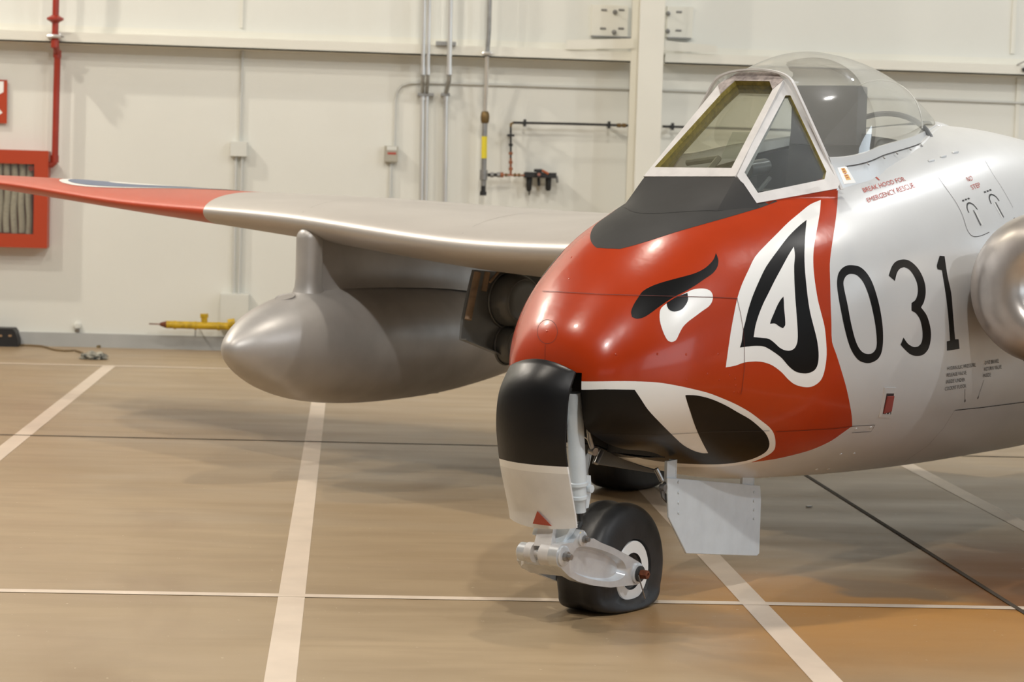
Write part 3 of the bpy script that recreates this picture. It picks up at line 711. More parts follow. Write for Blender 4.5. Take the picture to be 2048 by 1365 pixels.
def dome(off):
    return [[canopy_pt(x, v)-off*np.array([0, (canopy_pt(x, v)[1])*1.0, (canopy_pt(x, v)[2]-1.55)*1.0])/max(.05, np.linalg.norm([canopy_pt(x, v)[1], canopy_pt(x, v)[2]-1.55])) for v in np.linspace(0, 1, 49)] for x in xs]
bm = bmesh.new(); grid(bm, dome(0.0)); cano = empty('canopy', (0, 0, 0), parent=air)
bmesh.ops.solidify(bm, geom=bm.faces[:], thickness=.006) if False else None
finish('canopy_dome', bm, GL_DOME, cano, recalc=True, angle=80)
# thin moulded rib over the dome
bm = bmesh.new(); tube(bm, [canopy_pt(1.95, v)*[1, 1.0, 1.0]+np.array([0, 0, .001]) for v in np.linspace(.03, .97, 30)], .003, 6); finish('dome_rib', bm, mat('milky_edge', (.62, .62, .58), .3), cano)
for sg in (1,):
    bm = bmesh.new(); L1 = []; 
    for x in np.linspace(.872, 2.46, 40):
        b = canopy_pt(min(x, 2.455), 0.0); w_ = -b[1]; k = min(1, (2.5-x)/.5); k2 = min(1, (x-.87)/.6)
        r0 = b+np.array([0, .004, .010]); r1 = b+np.array([0, -.004, .008]); r2 = b+np.array([.0, -.018, -.028]); 
        r3 = np.array([x, -(w_+.024), b[2]-.040-.03*(1-k2)]); h4 = hull_at(x, -(w_+.034))-np.array([0, 0, .004])
        r3[2] = max(r3[2], hull_at(x, r3[1])[2]+.001)
        L1.append([r0, r1, r2, r3, h4])
    grid(bm, L1); grid(bm, [[p*[1, -1, 1] for p in row] for row in L1], flip=True)
    bmesh.ops.remove_doubles(bm, verts=bm.verts, dist=.0008)
    finish('canopy_skirt', bm, SILVER, cano, recalc=True, angle=35)
bm = bmesh.new(); rows = [[(2.43+.16*math.cos(a)*math.cos(b), .085*math.cos(a)*math.sin(b), 1.772+.032*math.sin(a)) for b in np.linspace(-2.2, 2.2, 21)] for a in np.linspace(-.4, PI/2, 10)]; grid(bm, rows); finish('skirt_tail', bm, SILVER, cano, recalc=True)
for f_ in np.linspace(.0, 1, 9)[1:]:
    bm = bmesh.new(); x = .95+1.35*f_; b = canopy_pt(x, 0.0); lathe(bm, [(0, .007), (.003, .006), (.003, 0)], b+np.array([0, -.032, -.031]), (0, -.7, .7), 8)
    finish('rail_bolt', bm, STEEL, cano)
bm = bmesh.new(); tube(bm, [canopy_pt(x, 0)+np.array([0, -.0195, -.026]) for x in np.linspace(.97, 2.1, 20)], .0022, 6); finish('rail_gap', bm, SEAM, cano)

# ---- cockpit interior
ck = empty('cockpit', (0, 0, 0), parent=air)
bm = bmesh.new()
tub = []
for x, w_ in ((.44, .285), (.7, .30), (1.1, .30), (1.32, .295), (1.34, .23), (1.76, .22)):
    zt_ = float(hull_at(x, -w_)[2])-.012
    tub.append([(x, -w_, zt_), (x, -w_+.01, 1.05), (x, -w_*.7, .80), (x, w_*.7, .80), (x, w_-.01, 1.05), (x, w_, zt_)])
grid(bm, tub); box(bm, (1.76, 0, 1.20), (.02, .44, .80)); box(bm, (.60, 0, 1.20), (.02, .54, .56)); finish('cockpit_tub', bm, INTER, ck, recalc=True, smooth=False)
bm = bmesh.new(); prism(bm, [(.52, -.26, 1.44), (.80, -.29, 1.47), (.80, .29, 1.47), (.52, .26, 1.44)], (0, 0, .02)); box(bm, (.80, 0, 1.36), (.03, .56, .24), bev=.008)
finish('instrument_coaming', bm, INTER, ck, smooth=False)
for y_ in (-.16, -.05, .07, .17):
    bm = bmesh.new(); lathe(bm, [(0, .036), (.012, .036), (.012, .03), (.006, .03), (.006, 0)], (.815, y_, 1.37), (1, 0, 0), 20); finish('instrument_dial', bm, INTER, ck)
sight = empty('gunsight', (0, 0, 0), parent=ck)
bm = bmesh.new(); tube(bm, [(.72, -.07, 1.56), (.86, -.07, 1.575)], .03, 16); tube(bm, [(.80, -.02, 1.46), (.80, -.02, 1.60)], .022, 12); finish('sight_body', bm, GREYD, sight)
bm = bmesh.new(); prism(bm, [(.70, -.07, 1.60), (.70, .03, 1.60), (.78, .03, 1.70), (.78, -.07, 1.70)], (.004, 0, -.003)); finish('reflector_glass', bm, GL_SIDE, sight, smooth=False)
bm = bmesh.new()
for (a, b, r) in (((.50, -.20, 1.43), (.72, -.17, 1.53), .008), ((.58, .10, 1.45), (.84, .12, 1.60), .012), ((.84, .12, 1.60), (.84, .26, 1.58), .012)): tube(bm, [a, b], r, 8)
finish('cockpit_pipe', bm, GREYD, ck)
seat = empty('ejection_seat', (0, 0, 0), parent=ck)
bm = bmesh.new(); prism(bm, [(1.42, -.18, 1.0), (1.42, .18, 1.0), (1.50, .17, 1.72), (1.50, -.17, 1.72)], (.05, 0, 0)); finish('seat_back', bm, INTER, seat, smooth=False)
PADM = mat('headrest_grey', (.10, .10, .105), .55, var=.2, vscale=10)
hr = [at(1649, 178, x=1.55), at(1728, 168, x=1.55), at(1736, 250, x=1.55), at(1640, 262, x=1.55)]
bm = bmesh.new(); box(bm, (1.50, .0, 1.79), (.09, .30, .24), bev=.02); finish('headrest', bm, PADM, seat)
bm = bmesh.new(); box(bm, (1.30, 0, 1.05), (.40, .36, .10), bev=.02); finish('seat_pan', bm, INTER, seat)
# hoop behind the seat
bm = bmesh.new(); tube(bm, [(1.98+.05*math.sin(t), .24*math.cos(t), 1.64+.18*math.sin(t)) for t in np.linspace(0, PI, 20)], .012, 8); finish('canopy_hoop', bm, GREYD, ck)

# ---- wings
SK = np.array([.6, 1.8, 3.2, 4.6, 5.8, 6.6])
WP = [1.200, 1.1793, 1.2597, 1.304, 1.378, 1.4023, 0.3569, 0.2964, 0.2349, 0.1333, 0.1013, 0.05, 1.1806, 1.2409, 1.2746, 1.3494, 1.3534, 1.3900]
def wing(s, c, up):
    s = np.asarray(s, float); c = np.asarray(c, float)
    zl = hermite(SK, WP[:6], s); t = hermite(SK, WP[6:12], s); zt = hermite(SK, WP[12:], s)
    xl = np.interp(s, [.6, 6.0, 6.4, 6.6], [1.30, 2.434, 2.68, 3.1]); xt = np.interp(s, [.6, 1.3, 6.0, 6.4, 6.6], [4.15, 4.15, 3.50, 3.38, 3.2]); ch = xt-xl
    f = 5*t/ch*(.2969*np.sqrt(c)-.126*c-.3516*c**2+.2843*c**3-.1036*c**4)
    return np.stack([xl+c*ch, s+0*c, zl+(zt-zl)*c+up*f*ch], -1)
cs = np.linspace(0, 1, 34)**2
for sg in (1, -1):
    s0 = .45 if sg > 0 else .62
    ss = np.concatenate([np.linspace(.6 if sg > 0 else 1.36, 3.6, 24), np.linspace(3.6, 5.6, 34)[1:], np.linspace(5.6, 6.59, 14)[1:]])
    P = np.concatenate([wing(ss[:, None], cs[None, ::-1], 1), wing(ss[:, None], cs[None, 1:], -1)], 1)*[1, sg, 1]
    bm = bmesh.new(); Vg = grid(bm, P, 0, wrap=False); bm.faces.new([Vg[-1][j] for j in range(len(Vg[-1])-1)])
    # paint edge: diagonal line across the skin
    pn = Vector((-.36, sg*1.0, 0)).normalized(); p0 = Vector((float(wing(3.82, 0., 1)[0]), sg*3.82, 0))
    bmesh.ops.bisect_plane(bm, geom=bm.verts[:]+bm.edges[:]+bm.faces[:], plane_co=p0, plane_no=pn)
    for f in bm.faces:
        if (f.calc_center_median()-p0).dot(pn) > 0: f.material_index = 1
    # roundel
    def disc(r, mi, off, sc=5.08, cc=.47, n=56):
        x0 = float(wing(sc, cc, 1)[0]); t = bmesh.new(); vs = [t.verts.new((x0+r*math.cos(a), sc+r*math.sin(a), 0)) for a in np.linspace(0, 2*PI, n+1)[:-1]]; t.faces.new(vs)
        for k in range(-20, 20):
            bmesh.ops.bisect_plane(t, geom=t.verts[:]+t.edges[:]+t.faces[:], plane_co=(x0+k*.05, 0, 0), plane_no=(1, 0, 0)); bmesh.ops.bisect_plane(t, geom=t.verts[:]+t.edges[:]+t.faces[:], plane_co=(0, sc+k*.05, 0), plane_no=(0, 1, 0))
        t.verts.index_update(); vv = []
        for v in t.verts:
            s_ = v.co.y; xl = float(wing(s_, 0., 1)[0]); xt = float(wing(s_, 1., 1)[0]); c_ = min(max((v.co.x-xl)/(xt-xl), 0), 1); q = wing(s_, c_, 1); vv.append(bm.verts.new((q[0], q[1]*sg, q[2]+off)))
        for f in t.faces:
            g = bm.faces.new([vv[v.index] for v in f.verts]); g.material_index = mi
        t.free()
    disc(.52, 2, .002); disc(.47, 3, .0035); disc(.24, 2, .005)
    bm.normal_update()
    wg = finish('wing', bm, [WINGM, REDM, WHITEP, BLUE], air, recalc=True, angle=50)
    for s_ in (1.9, 3.05):
        for up in (1,):
            bm = bmesh.new()
            Q = [wing(s_, c, up)*[1, sg, 1]+np.array([0, 0, .0012]) for c in np.linspace(.02, .98, 26)]
            for a, b in zip(Q, Q[1:]): bm.faces.new([bm.verts.new(Vector(v)) for v in (a, a+np.array([0, .003, 0]), b+np.array([0, .003, 0]), b)])
            finish('wing_skin_joint', bm, mat('faint_joint', (.35, .33, .31), .5), air, smooth=False)

# ---- drop tanks on pylons
TK = np.array([0, .06, .16, .3, .5, .8, 1.2, 1.8, 2.4, 2.9]); TR = [0, .083, .148, .2091, .2611, .2946, .3009, .2663, .1684, .02]
TX, TY, TZ = 1.268, 3.0041, 0.6505
for sg in (1, -1):
    tk = empty('drop_tank', (0, 0, 0), parent=air)
    bm = bmesh.new(); prof = []
    for a in np.linspace(0, 2.9**.5, 60)**2: prof.append((a, max(0.0, float(hermite(np.sqrt(TK), TR, math.sqrt(a))))))
    prof[0] = (0, 0)
    lathe(bm, prof, (TX, TY*sg, TZ), (1, 0, -.008), 64); finish('tank_shell', bm, TANKM, tk, recalc=True, angle=80)
    bm = bmesh.new(); rows = []
    for z in np.linspace(0, 1, 12):
        row = []
        for k in range(40):
            a = 2*PI*k/40; fl = (1-z)**6*.04
            xc = 2.72+.86*math.cos(a); yv = (.085+fl)*math.sin(a)*(1-.30*(math.cos(a)+1)/2)
            xv = xc-fl*(.9 if math.cos(a) < 0 else -.9); 
            s_ = TY; xl = float(wing(s_, 0., 1)[0]); c_ = min(max((xv-xl)/1.9, 0.0), 1); zt_ = float(wing(s_, c_, -1)[2])+.01
            if xv < xl+.14: zt_ = 1.225-.5*abs(yv)
            aa = xv-TX; r = float(hermite(np.sqrt(TK), TR, math.sqrt(max(aa, .01)))); zb2 = TZ+math.sqrt(max(r*r-yv*yv, .001))-.006
            row.append((xv, sg*TY+yv, zb2*(1-z)+zt_*z))
        rows.append(row)
    Vp = grid(bm, rows, 0, wrap=True); bm.faces.new(Vp[-1]); finish('pylon', bm, TANKM, tk, recalc=True, angle=60)
    bm = bmesh.new(); zt2 = TZ+.245; pr = [(zt2-.03, .100), (zt2+.01, .080), (zt2+.04, .070), (zt2+.08, .066), (1.172, .066)]+[(1.172+.064*math.sin(a), .066*math.cos(a)) for a in np.linspace(.15, PI/2-.001, 9)]+[(1.2365, 0)]
    lathe(bm, [(z, r) for z, r in pr], (1.862, TY*sg, 0), (0, 0, 1), 36); finish('pylon_nose', bm, TANKM, tk, recalc=True, angle=60)
    bm = bmesh.new(); p = np.array([TX+.42, TY*sg, TZ+.2405]); lathe(bm, [(-.01, .05), (.003, .05), (.003, .044), (.001, .042), (.001, 0)], p, (-.32, 0, .95), 24); finish('filler_cap', bm, TANKM, tk)
    bm = bmesh.new(); box(bm, (TX+1.65, TY*sg, TZ-.285), (.05, .02, .035), bev=.004); finish('tank_drain', bm, DARK, tk)

# ---- wing root intakes
for sg in (-1, 1):
    inn_ = empty('engine_intake', (0, 0, 0), parent=air)
    yi, yo, zc_, ro = (.955, 1.26, 1.148, .262) if sg < 0 else (.80, .95, 1.148, .262)
    path = []
    nA = 28
    for a in np.linspace(PI/2, 3*PI/2, nA): path.append((yi+math.cos(a)*1.0*1, math.sin(a), 'i', a))
    def sta(r, n=28, m=8):
        out = []; r2 = r*.48
        for a in np.linspace(PI/2, 3*PI/2, n): out.append((yi+r*math.cos(a), zc_+r*math.sin(a)))
        for t in np.linspace(0, 1, m+2)[1:-1]: out.append((yi+(yo-yi)*t, zc_-r*(1-t)-r2*t))
        for a in np.linspace(-PI/2, PI/2, n): out.append((yo+r2*math.cos(a), zc_+r2*math.sin(a)))
        for t in np.linspace(1, 0, m+2)[1:-1]: out.append((yi+(yo-yi)*t, zc_+r*(1-t)+r2*t))
        return out
    sects = [(2.6, .22, 1, 0), (2.2, .26, 1, 0), (1.9, .285, 1, 0), (1.65, .298, 1, 0), (1.52, .296, 1, 0), (1.45, .287, 0, 0), (1.40, .272, 0, .003), (1.365, .252, 0, .01), (1.34, .225, 0, .022), (1.325, .195, 0, .038), (1.318, .165, 0, .055), (1.325, .14, 0, .072), (1.35, .122, 0, .085), (1.40, .11, 0, .092), (1.50, .10, 0, .096), (1.65, .095, 0, .10), (2.5, .09, 2, .10)]
    if sg > 0: sects = [(x, r*.70, k, d) for x, r, k, d in sects]
    bm = bmesh.new(); rows = [[(x+.45*max(0, y-yi), (y+d)*sg, z) for y, z in sta(r)] for x, r, _, d in sects]
    V2 = [[bm.verts.new(p) for p in row] for row in rows]; nn_ = len(V2[0])
    for i in range(len(V2)-1):
        for j in range(nn_):
            f = bm.faces.new((V2[i][j], V2[i][(j+1) % nn_], V2[i+1][(j+1) % nn_], V2[i+1][j])); f.material_index = 1 if sects[i+1][2] == 2 else 0
    bm.faces.new(V2[-1]).material_index = 1
    finish('intake_lip', bm, [POLISH, DARK], inn_, recalc=True, angle=60)
    for x, r in ((1.60, .2985), (1.475, .2905)):
        for y, z in sta(r*(1 if sg < 0 else .70), 14, 3)[:14][1:-1:1]:
            if sg > 0: continue
            bm = bmesh.new(); nrm = Vector((-.25, (y-yi), (z-zc_))).normalized(); lathe(bm, [(0, .004), (.0015, .003), (.0015, 0)], (x, y*sg, z), (nrm.x, nrm.y*sg, nrm.z), 8)
            finish('lip_rivet', bm, SEAM, inn_)

# ---- nose gear
ng = empty('nose_gear', (0, 0, 0), parent=air)
# leg fairing door: bulged plate, black above, white line, silver below
L_ = [(-.498,.867),(-.542,.773),(-.549,.673),(-.518,.535),(-.444,.345)]; R_2 = [(-.531,.861),(-.547,.779),(-.553,.614),(-.520,.512),(-.463,.348)]
zz = np.linspace(.345, .868, 40)
lx = np.interp(zz, [p[1] for p in L_[::-1]], [p[0] for p in L_[::-1]]); rx = np.interp(zz, [p[1] for p in R_2[::-1]], [p[0] for p in R_2[::-1]])
lx = np.convolve(np.pad(lx, 3, 'edge'), np.ones(7)/7, 'valid'); rx = np.convolve(np.pad(rx, 3, 'edge'), np.ones(7)/7, 'valid')
bm = bmesh.new()
def door_pt(i, t, off=0):
    z = zz[i]; k = (z-.345)/.523; x = lx[i]*(1-t)+rx[i]*t; b = 4*t*(1-t); top = max(0, k-.80)/.20
    wd = .142+.012*math.sin(PI*k)*0
    return np.array([x-.045*b+off+.05*top**2.2*(.55+.45*b), .142-.284*t, z+.034*b*max(0, k-.55)/.45-.012*b*(k < .05)])
for mi_off, off in ((0, 0), ):
    rows = [[door_pt(i, t) for t in np.linspace(0, 1, 17)] for i in range(40)]; rows2 = [[door_pt(i, t, .008) for t in np.linspace(0, 1, 17)] for i in range(40)]
    Va = grid(bm, rows); Vb = grid(bm, rows2, flip=True)
    for i in range(39):
        for j in (0, 16): bm.faces.new((Va[i][j], Vb[i][j], Vb[i+1][j], Va[i+1][j]))
    for j in range(16):
        for i in (0, 39): bm.faces.new((Va[i][j], Va[i][j+1], Vb[i][j+1], Vb[i][j]))
for zc in (.531, .556): bmesh.ops.bisect_plane(bm, geom=bm.verts[:]+bm.edges[:]+bm.faces[:], plane_co=(0, 0, zc), plane_no=(0, 0, 1))
for f in bm.faces:
    z = f.calc_center_median().z; f.material_index = 0 if z < .531 else 1 if z < .556 else 2
DOORS = mat('door_silver', (.78, .78, .77), .42, .1, var=.12, vscale=8, bump=.001, bscale=14)
finish('nose_leg_door', bm, [DOORS, WHITEP, BLACKD], ng, recalc=True, angle=50)
bm = bmesh.new()
prism(bm, [at(1066, 1048, x=-.512), at(1075, 1023, x=-.520), at(1104, 1053, x=-.506)], (-.002, 0, 0)); tag(finish('red_tag', bm, mat('red_tag_cloth', (.40, .07, .04), .6), ng, smooth=False), 'small red triangular flag under the door')
# main leg
bm = bmesh.new(); tube(bm, [(-.36, 0, .80), (-.40, 0, .60), (-.43, 0, .38), (-.455, 0, .30)], [.032, .032, .032, .036], 20); finish('main_leg', bm, LTGREY, ng)
bm = bmesh.new()
prism(bm, [at(1079, 1046, x=-.475), at(1108, 1048, x=-.475), at(1101, 1094, x=-.505), at(1067, 1092, x=-.505)], (.05, 0, 0))
prism(bm, [at(1113, 1048, x=-.46), at(1143, 1052, x=-.46), at(1124, 1088, x=-.475), at(1106, 1090, x=-.475)], (.04, 0, 0), 1)
lathe(bm, [(-.075, 0), (-.075, .038), (-.028, .038), (-.028, .012), (.005, .012), (.005, .034), (.032, .034), (.032, 0)], (-.487, 0, .247), (0, 1, 0), 28)
finish('leg_knuckle', bm, [WHITEF, LTGREY], ng, recalc=True, angle=35)
# shock strut
A = np.array([-.350, -.045, .70]); B = np.array([-.300, -.045, .365]); dv = B-A
bm = bmesh.new(); P_ = lambda t: A+dv*t
tube(bm, [P_(-.25), P_(-.05), P_(.05), P_(.66), P_(.67), P_(.70), P_(.71), P_(.80), P_(.81), P_(.84), P_(.86), P_(.98)], [.024, .026, .029, .030, .034, .034, .027, .027, .030, .030, .024, .022], 24)
finish('shock_strut', bm, LTGREY, ng)
bm = bmesh.new(); lg = P_(.78)+np.array([.035, -.01, 0])
prism(bm, [lg+np.array([-.03, 0, .06]), lg+np.array([.022, 0, .055]), lg+np.array([.03, 0, .0]), lg+np.array([.015, 0, -.055]), lg+np.array([-.03, 0, -.06])], (0, .02, 0)); lathe(bm, [(-.016, 0), (-.016, .014), (.03, .014), (.03, 0)], lg+np.array([.008, 0, .012]), (0, 1, 0), 14)
finish('strut_lug', bm, LTGREY, ng, recalc=True, smooth=False)
bm = bmesh.new(); tube(bm, [P_(.97), P_(1.02), P_(1.10), (-.36, -.06, .30), (-.385, -.085, .297)], [.016, .010, .012, .009, .009], 12); finish('strut_rod', bm, DARK, ng)
bm = bmesh.new(); lathe(bm, [(0, 0), (0, .008), (.012, .008), (.012, 0)], at(1157, 1069, y=-.115), (0, -1, .3), 12); tag(finish('yellow_cap', bm, mat('yellow_plastic', (.75, .5, .02), .4), ng), 'tiny yellow cap')
# trailing fork: port arm with a long recess, starboard stub
PV = np.array([-.517, -.095, .255]); AXL = np.array([-.045, -.095, .138]); DMP = np.array([-.405, -.095, .300])
def arm(y, sgn):
    d = AXL-PV; Lg = math.hypot(d[0], d[2]); ex = np.array([d[0]/Lg, 0, d[2]/Lg]); ez = np.array([-ex[2], 0, ex[0]])
    def q(u, v): 
        p = PV+ex*u+ez*v; return np.array([p[0], y, p[2]])
    out = []
    for a in np.linspace(PI*.55, PI*1.5, 12): out.append((.040*math.cos(a), .040*math.sin(a)))
    out += [(.06, -.062), (.12, -.072), (.22, -.074), (.33, -.068), (.42, -.052)]
    for a in np.linspace(-PI*.45, PI*.45, 9): out.append((Lg+.040*math.cos(a), .040*math.sin(a)))
    out += [(.40, .055), (.30, .068), (.22, .074), (.17, .082)]
    dm = DMP-PV; du, dvv = dm@ex, dm@ez
    for a in np.linspace(-.1, PI*.95, 8): out.append((du+.030*math.cos(a), dvv+.030*math.sin(a)))
    out += [(.05, .052), (.02, .046)]
    inn = []
    m = [(.055, .0), (.07, -.035), (.12, -.050), (.22, -.054), (.32, -.048), (.39, -.030), (.415, 0.0), (.38, .030), (.30, .045), (.20, .051), (.12, .048), (.075, .035)]
    inn = smoothpoly(m, sub=4, corner=200)
    out = smoothpoly(out, sub=1, corner=200)
    return [q(*p) for p in out], [q(*p) for p in inn], q
def fill_with_hole(bm, outer, inner, mi=0):
    vo = [bm.verts.new(Vector(p)) for p in outer]; vi = [bm.verts.new(Vector(p)) for p in inner]
    es = [bm.edges.new((vo[i], vo[(i+1) % len(vo)])) for i in range(len(vo))]+[bm.edges.new((vi[i], vi[(i+1) % len(vi)])) for i in range(len(vi))]
    r = bmesh.ops.triangle_fill(bm, edges=es, use_beauty=True)
    for g in r['geom']:
        if isinstance(g, bmesh.types.BMFace): g.material_index = mi
    return vo, vi
bm = bmesh.new(); oo, ii, q_ = arm(-.125, 1)
vo, vi = fill_with_hole(bm, oo, ii)
cn = np.mean(ii, 0)
fl = [bm.verts.new(Vector((p*.86+cn*.14)+np.array([0, .022, 0]))) for p in ii]; bk = [bm.verts.new(Vector(p+np.array([0, .035, 0]))) for p in oo]
for i in range(len(vi)): bm.faces.new((vi[i], vi[(i+1) % len(vi)], fl[(i+1) % len(vi)], fl[i]))
bm.faces.new(fl); bm.faces.new(bk)
for i in range(len(vo)): bm.faces.new((vo[i], vo[(i+1) % len(vo)], bk[(i+1) % len(vo)], bk[i]))
for c_, r in ((PV, .034), (AXL, .036), (DMP, .024)): lathe(bm, [(0, r), (.007, r), (.009, r-.006), (.009, 0)], np.array([c_[0], -.125, c_[2]]), (0, -1, 0), 24)
ARMM = mat('fork_casting_paint', (.68, .70, .72), .27, .45, var=.12, vscale=20, bump=.0005)
finish('fork_arm', bm, ARMM, ng, recalc=True, angle=40)
for c_, r, h in ((PV, .017, .028), (DMP, .013, .022)):
    bm = bmesh.new(); lathe(bm, [(0, r), (h*.5, r), (h*.5, r*.6), (h, r*.6), (h, 0)], np.array([c_[0], -.133, c_[2]]), (0, -1, 0), 8)
    finish('pivot_bolt', bm, STEEL, ng, angle=20)
bm = bmesh.new(); lathe(bm, [(0, 0), (0, .032), (.03, .032), (.036, .026), (.036, 0)], (-.475, .040, .243), (0, 1, 0), 28)
tube(bm, [(-.487, -.1, .25), (-.480, .05, .245)], .016, 14)
prism(bm, [(-.43, .10, .20), (-.40, .10, .17), (-.20, .10, .10), (-.03, .10, .11), (-.02, .10, .165), (-.20, .10, .20), (-.40, .10, .25), (-.43, .10, .25)], (0, .02, 0)); finish('far_fork_arm', bm, ARMM, ng, recalc=True, angle=40)
bm = bmesh.new(); prism(bm, [(-.47, -.095, .205), (-.40, -.095, .165), (-.30, -.095, .150), (-.36, .11, .150), (-.42, .11, .18), (-.49, .05, .205)], (0, 0, .02)); finish('fork_bridge', bm, ARMM, ng, recalc=True, smooth=False)
# nose wheel with a flattened tyre
def wheel(parent, c, R, w_, hubr, flat, outy, hubmat, nm_axle=True):
    """c: centre; outy: direction of the face we see"""
    wh = empty('wheel', (0, 0, 0), parent=parent); c = np.array(c, float)
    prof = []; n = 30
    for i in range(n+1):
        a = PI*i/n; sx_ = math.cos(a); sy_ = math.sin(a); prof.append((w_/2*np.sign(sx_)*abs(sx_)**.50, hubr+.012+(R-hubr-.012)*abs(sy_)**.45))
    prof = [(w_/2*.62, hubr)]+prof+[(-w_/2*.62, hubr)]
    # twin contact ribs on the tread
    prof = [(t, r-(.010*math.exp(-(t/(w_*.10))**2) if r > R*.93 else 0)) for t, r in prof]
    bm = bmesh.new(); lathe(bm, prof, c, (0, 1, 0), 96)
    for v in bm.verts:
        z = v.co.z
        lim = flat
        if z < c[2]:
            dz = c[2]-z; H_ = c[2]-lim; k = R*1.0
            if dz > H_*.55:
                over = (dz-H_*.55)/(R-H_*.55); nz = H_*.55+(H_-H_*.55)*(1-(1-over)**1.8); v.co.z = c[2]-nz
                sq = over*.45; v.co.y = c[1]+(v.co.y-c[1])*(1+sq*.8); v.co.x = c[0]+(v.co.x-c[0])*(1+.12*over)
    tyre = finish('tyre', bm, RUBBER, wh, recalc=True, angle=60)
    bm = bmesh.new(); o = outy; yo_ = c[1]+o*w_*.40
    pr = [(0, hubr+.004), (.012*1, hubr+.004), (.015, hubr), (.013, hubr*.63), (.004, hubr*.60), (-.012, hubr*.56), (-.012, hubr*.30), (.008, hubr*.26), (.010, 0)]
    lathe(bm, pr, (c[0], yo_, c[2]), (0, o, 0), 56, mi=[0, 0, 0, 1, 2, 1, 2, 2]); lathe(bm, [(-.02, hubr), (0, hubr)], (c[0], c[1]-o*w_*.34, c[2]), (0, -o, 0), 40); 
    hb = finish('hub', bm, [hubmat, DARK, STEEL], wh, recalc=True, angle=30)
    return wh
W_ = wheel(ng, (-.020, 0, .138), .238, .190, .104, .001, -1, WHITEP)
bm = bmesh.new(); tube(bm, [(-.045, .12, .138), (-.045, -.165, .138)], .013, 14); finish('axle', bm, STEEL, ng)
bm = bmesh.new(); lathe(bm, [(0, 0), (0, .028), (.008, .028), (.008, 0)], (-.045, -.133, .138), (0, -1, 0), 24, 0); lathe(bm, [(.008, 0), (.008, .017), (.034, .016), (.036, .008), (.030, .006), (.030, 0)], (-.045, -.135, .138), (0, -1, 0), 6, 1)
tag(finish('axle_nut', bm, [DARK, RUST], ng, angle=20), 'rusty brown axle nut')
bm = bmesh.new(); tube(bm, [at(1277, 1152, y=-.165), at(1290, 1198, y=-.165)], .0025, 6); finish('split_pin', bm, STEEL, ng)
bm = bmesh.new(); q0 = at(1181, 905, y=-.03); q1 = at(1166, 983, y=-.04); tube(bm, [q0, (q0+q1)/2+np.array([.005, 0, -.01]), q1], .0012, 5); finish('gear_cable', bm, STEEL, ng)
# linkage hanging at the bay mouth
bm = bmesh.new(); tube(bm, [at(1176, 850, y=-.06), at(1180, 880, y=-.06), at(1186, 902, y=-.06)], [.006, .010, .008], 10)
tube(bm, [at(1158, 820, y=-.05), at(1162, 845, y=-.05), at(1160, 878, y=-.05)], .008, 10); lathe(bm, [(-.012, 0), (-.012, .014), (.012, .014), (.012, 0)], at(1186, 903, y=-.06), (.2, 1, .1), 12)
tube(bm, [at(1180, 880, y=-.06), at(1170, 872, y=-.03)], .007, 8)
finish('retraction_linkage', bm, STEEL, ng)
# bay liner
bm = bmesh.new()
for s in (-1, 1):
    pts = []
    for x in np.linspace(-.42, .12, 12):
        u = math.sqrt(max(x-HX0, .0005)); ths = np.linspace(-PI/2, 0, 200); P = hull(u+0*ths, ths); i = int(np.argmin(np.abs(np.abs(P[:, 1])-.118))); pts.append((x, s*.119, P[i][2]+.004))
    prism(bm, [p for p in pts if p[2] < .86]+[(.12, s*.119, .86), (pts[1][0], s*.119, .86)], (0, s*.004, 0))
prism(bm, [(-.42, -.12, .862), (.12, -.12, .862), (.12, .12, .862), (-.42, .12, .862)], (0, 0, .004)); prism(bm, [(.12, -.12, .53), (.12, .12, .53), (.12, .12, .862), (.12, -.12, .862)], (.004, 0, 0))
finish('wheel_bay', bm, DARK, air, recalc=True, smooth=False)
# side doors of the bay
def bay_door(name, label, outline, y, mater, sgn, arms, bend=0):
    d = empty(name, (0, 0, 0), parent=air)
    bm = bmesh.new(); pts = [at(*p, y=y) for p in outline]; prism(bm, pts, (0, sgn*.008, 0)); 
    bmesh.ops.bevel(bm, geom=[e for e in bm.edges], offset=.002, segments=1, affect='EDGES')
    tag(finish('door_panel', bm, mater, d, recalc=True, angle=30), label)
    return d, pts
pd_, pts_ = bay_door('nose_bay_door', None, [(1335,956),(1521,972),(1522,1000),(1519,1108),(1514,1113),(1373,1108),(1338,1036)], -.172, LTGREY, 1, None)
for (a, b) in (((1334, 940), (1352, 962)), ((1486, 950), (1508, 975))):
    bm = bmesh.new(); x0, x1 = at(a[0], 960, y=-.165)[0], at(b[0], 960, y=-.165)[0]; zt_, zb3 = at(a[0], a[1], y=-.165)[2]+.03, at(b[0], b[1], y=-.165)[2]-.04
    box(bm, ((x0+x1)/2, -.158, (zt_+zb3)/2), (x1-x0, .012, zt_-zb3), bev=.002); box(bm, (x1, -.150, (zt_+zb3)/2), (.006, .03, zt_-zb3)); finish('door_hinge', bm, LTGREY, pd_, smooth=False)
bm = bmesh.new(); lp = at(1326, 976, y=-.16); tube(bm, [at(1312, 938, y=-.14), at(1324, 962, y=-.155)], .009, 10); lathe(bm, [(-.01, 0), (-.01, .013), (.01, .013), (.01, 0)], lp, (0, 1, 0), 14); prism(bm, [lp+np.array([-.014, 0, .0]), lp+np.array([.012, 0, .018]), at(1336, 960, y=-.16), at(1338, 1010, y=-.16), lp+np.array([0, 0, -.035])], (0, .006, 0)); finish('door_link', bm, STEEL, pd_, recalc=True, smooth=False)
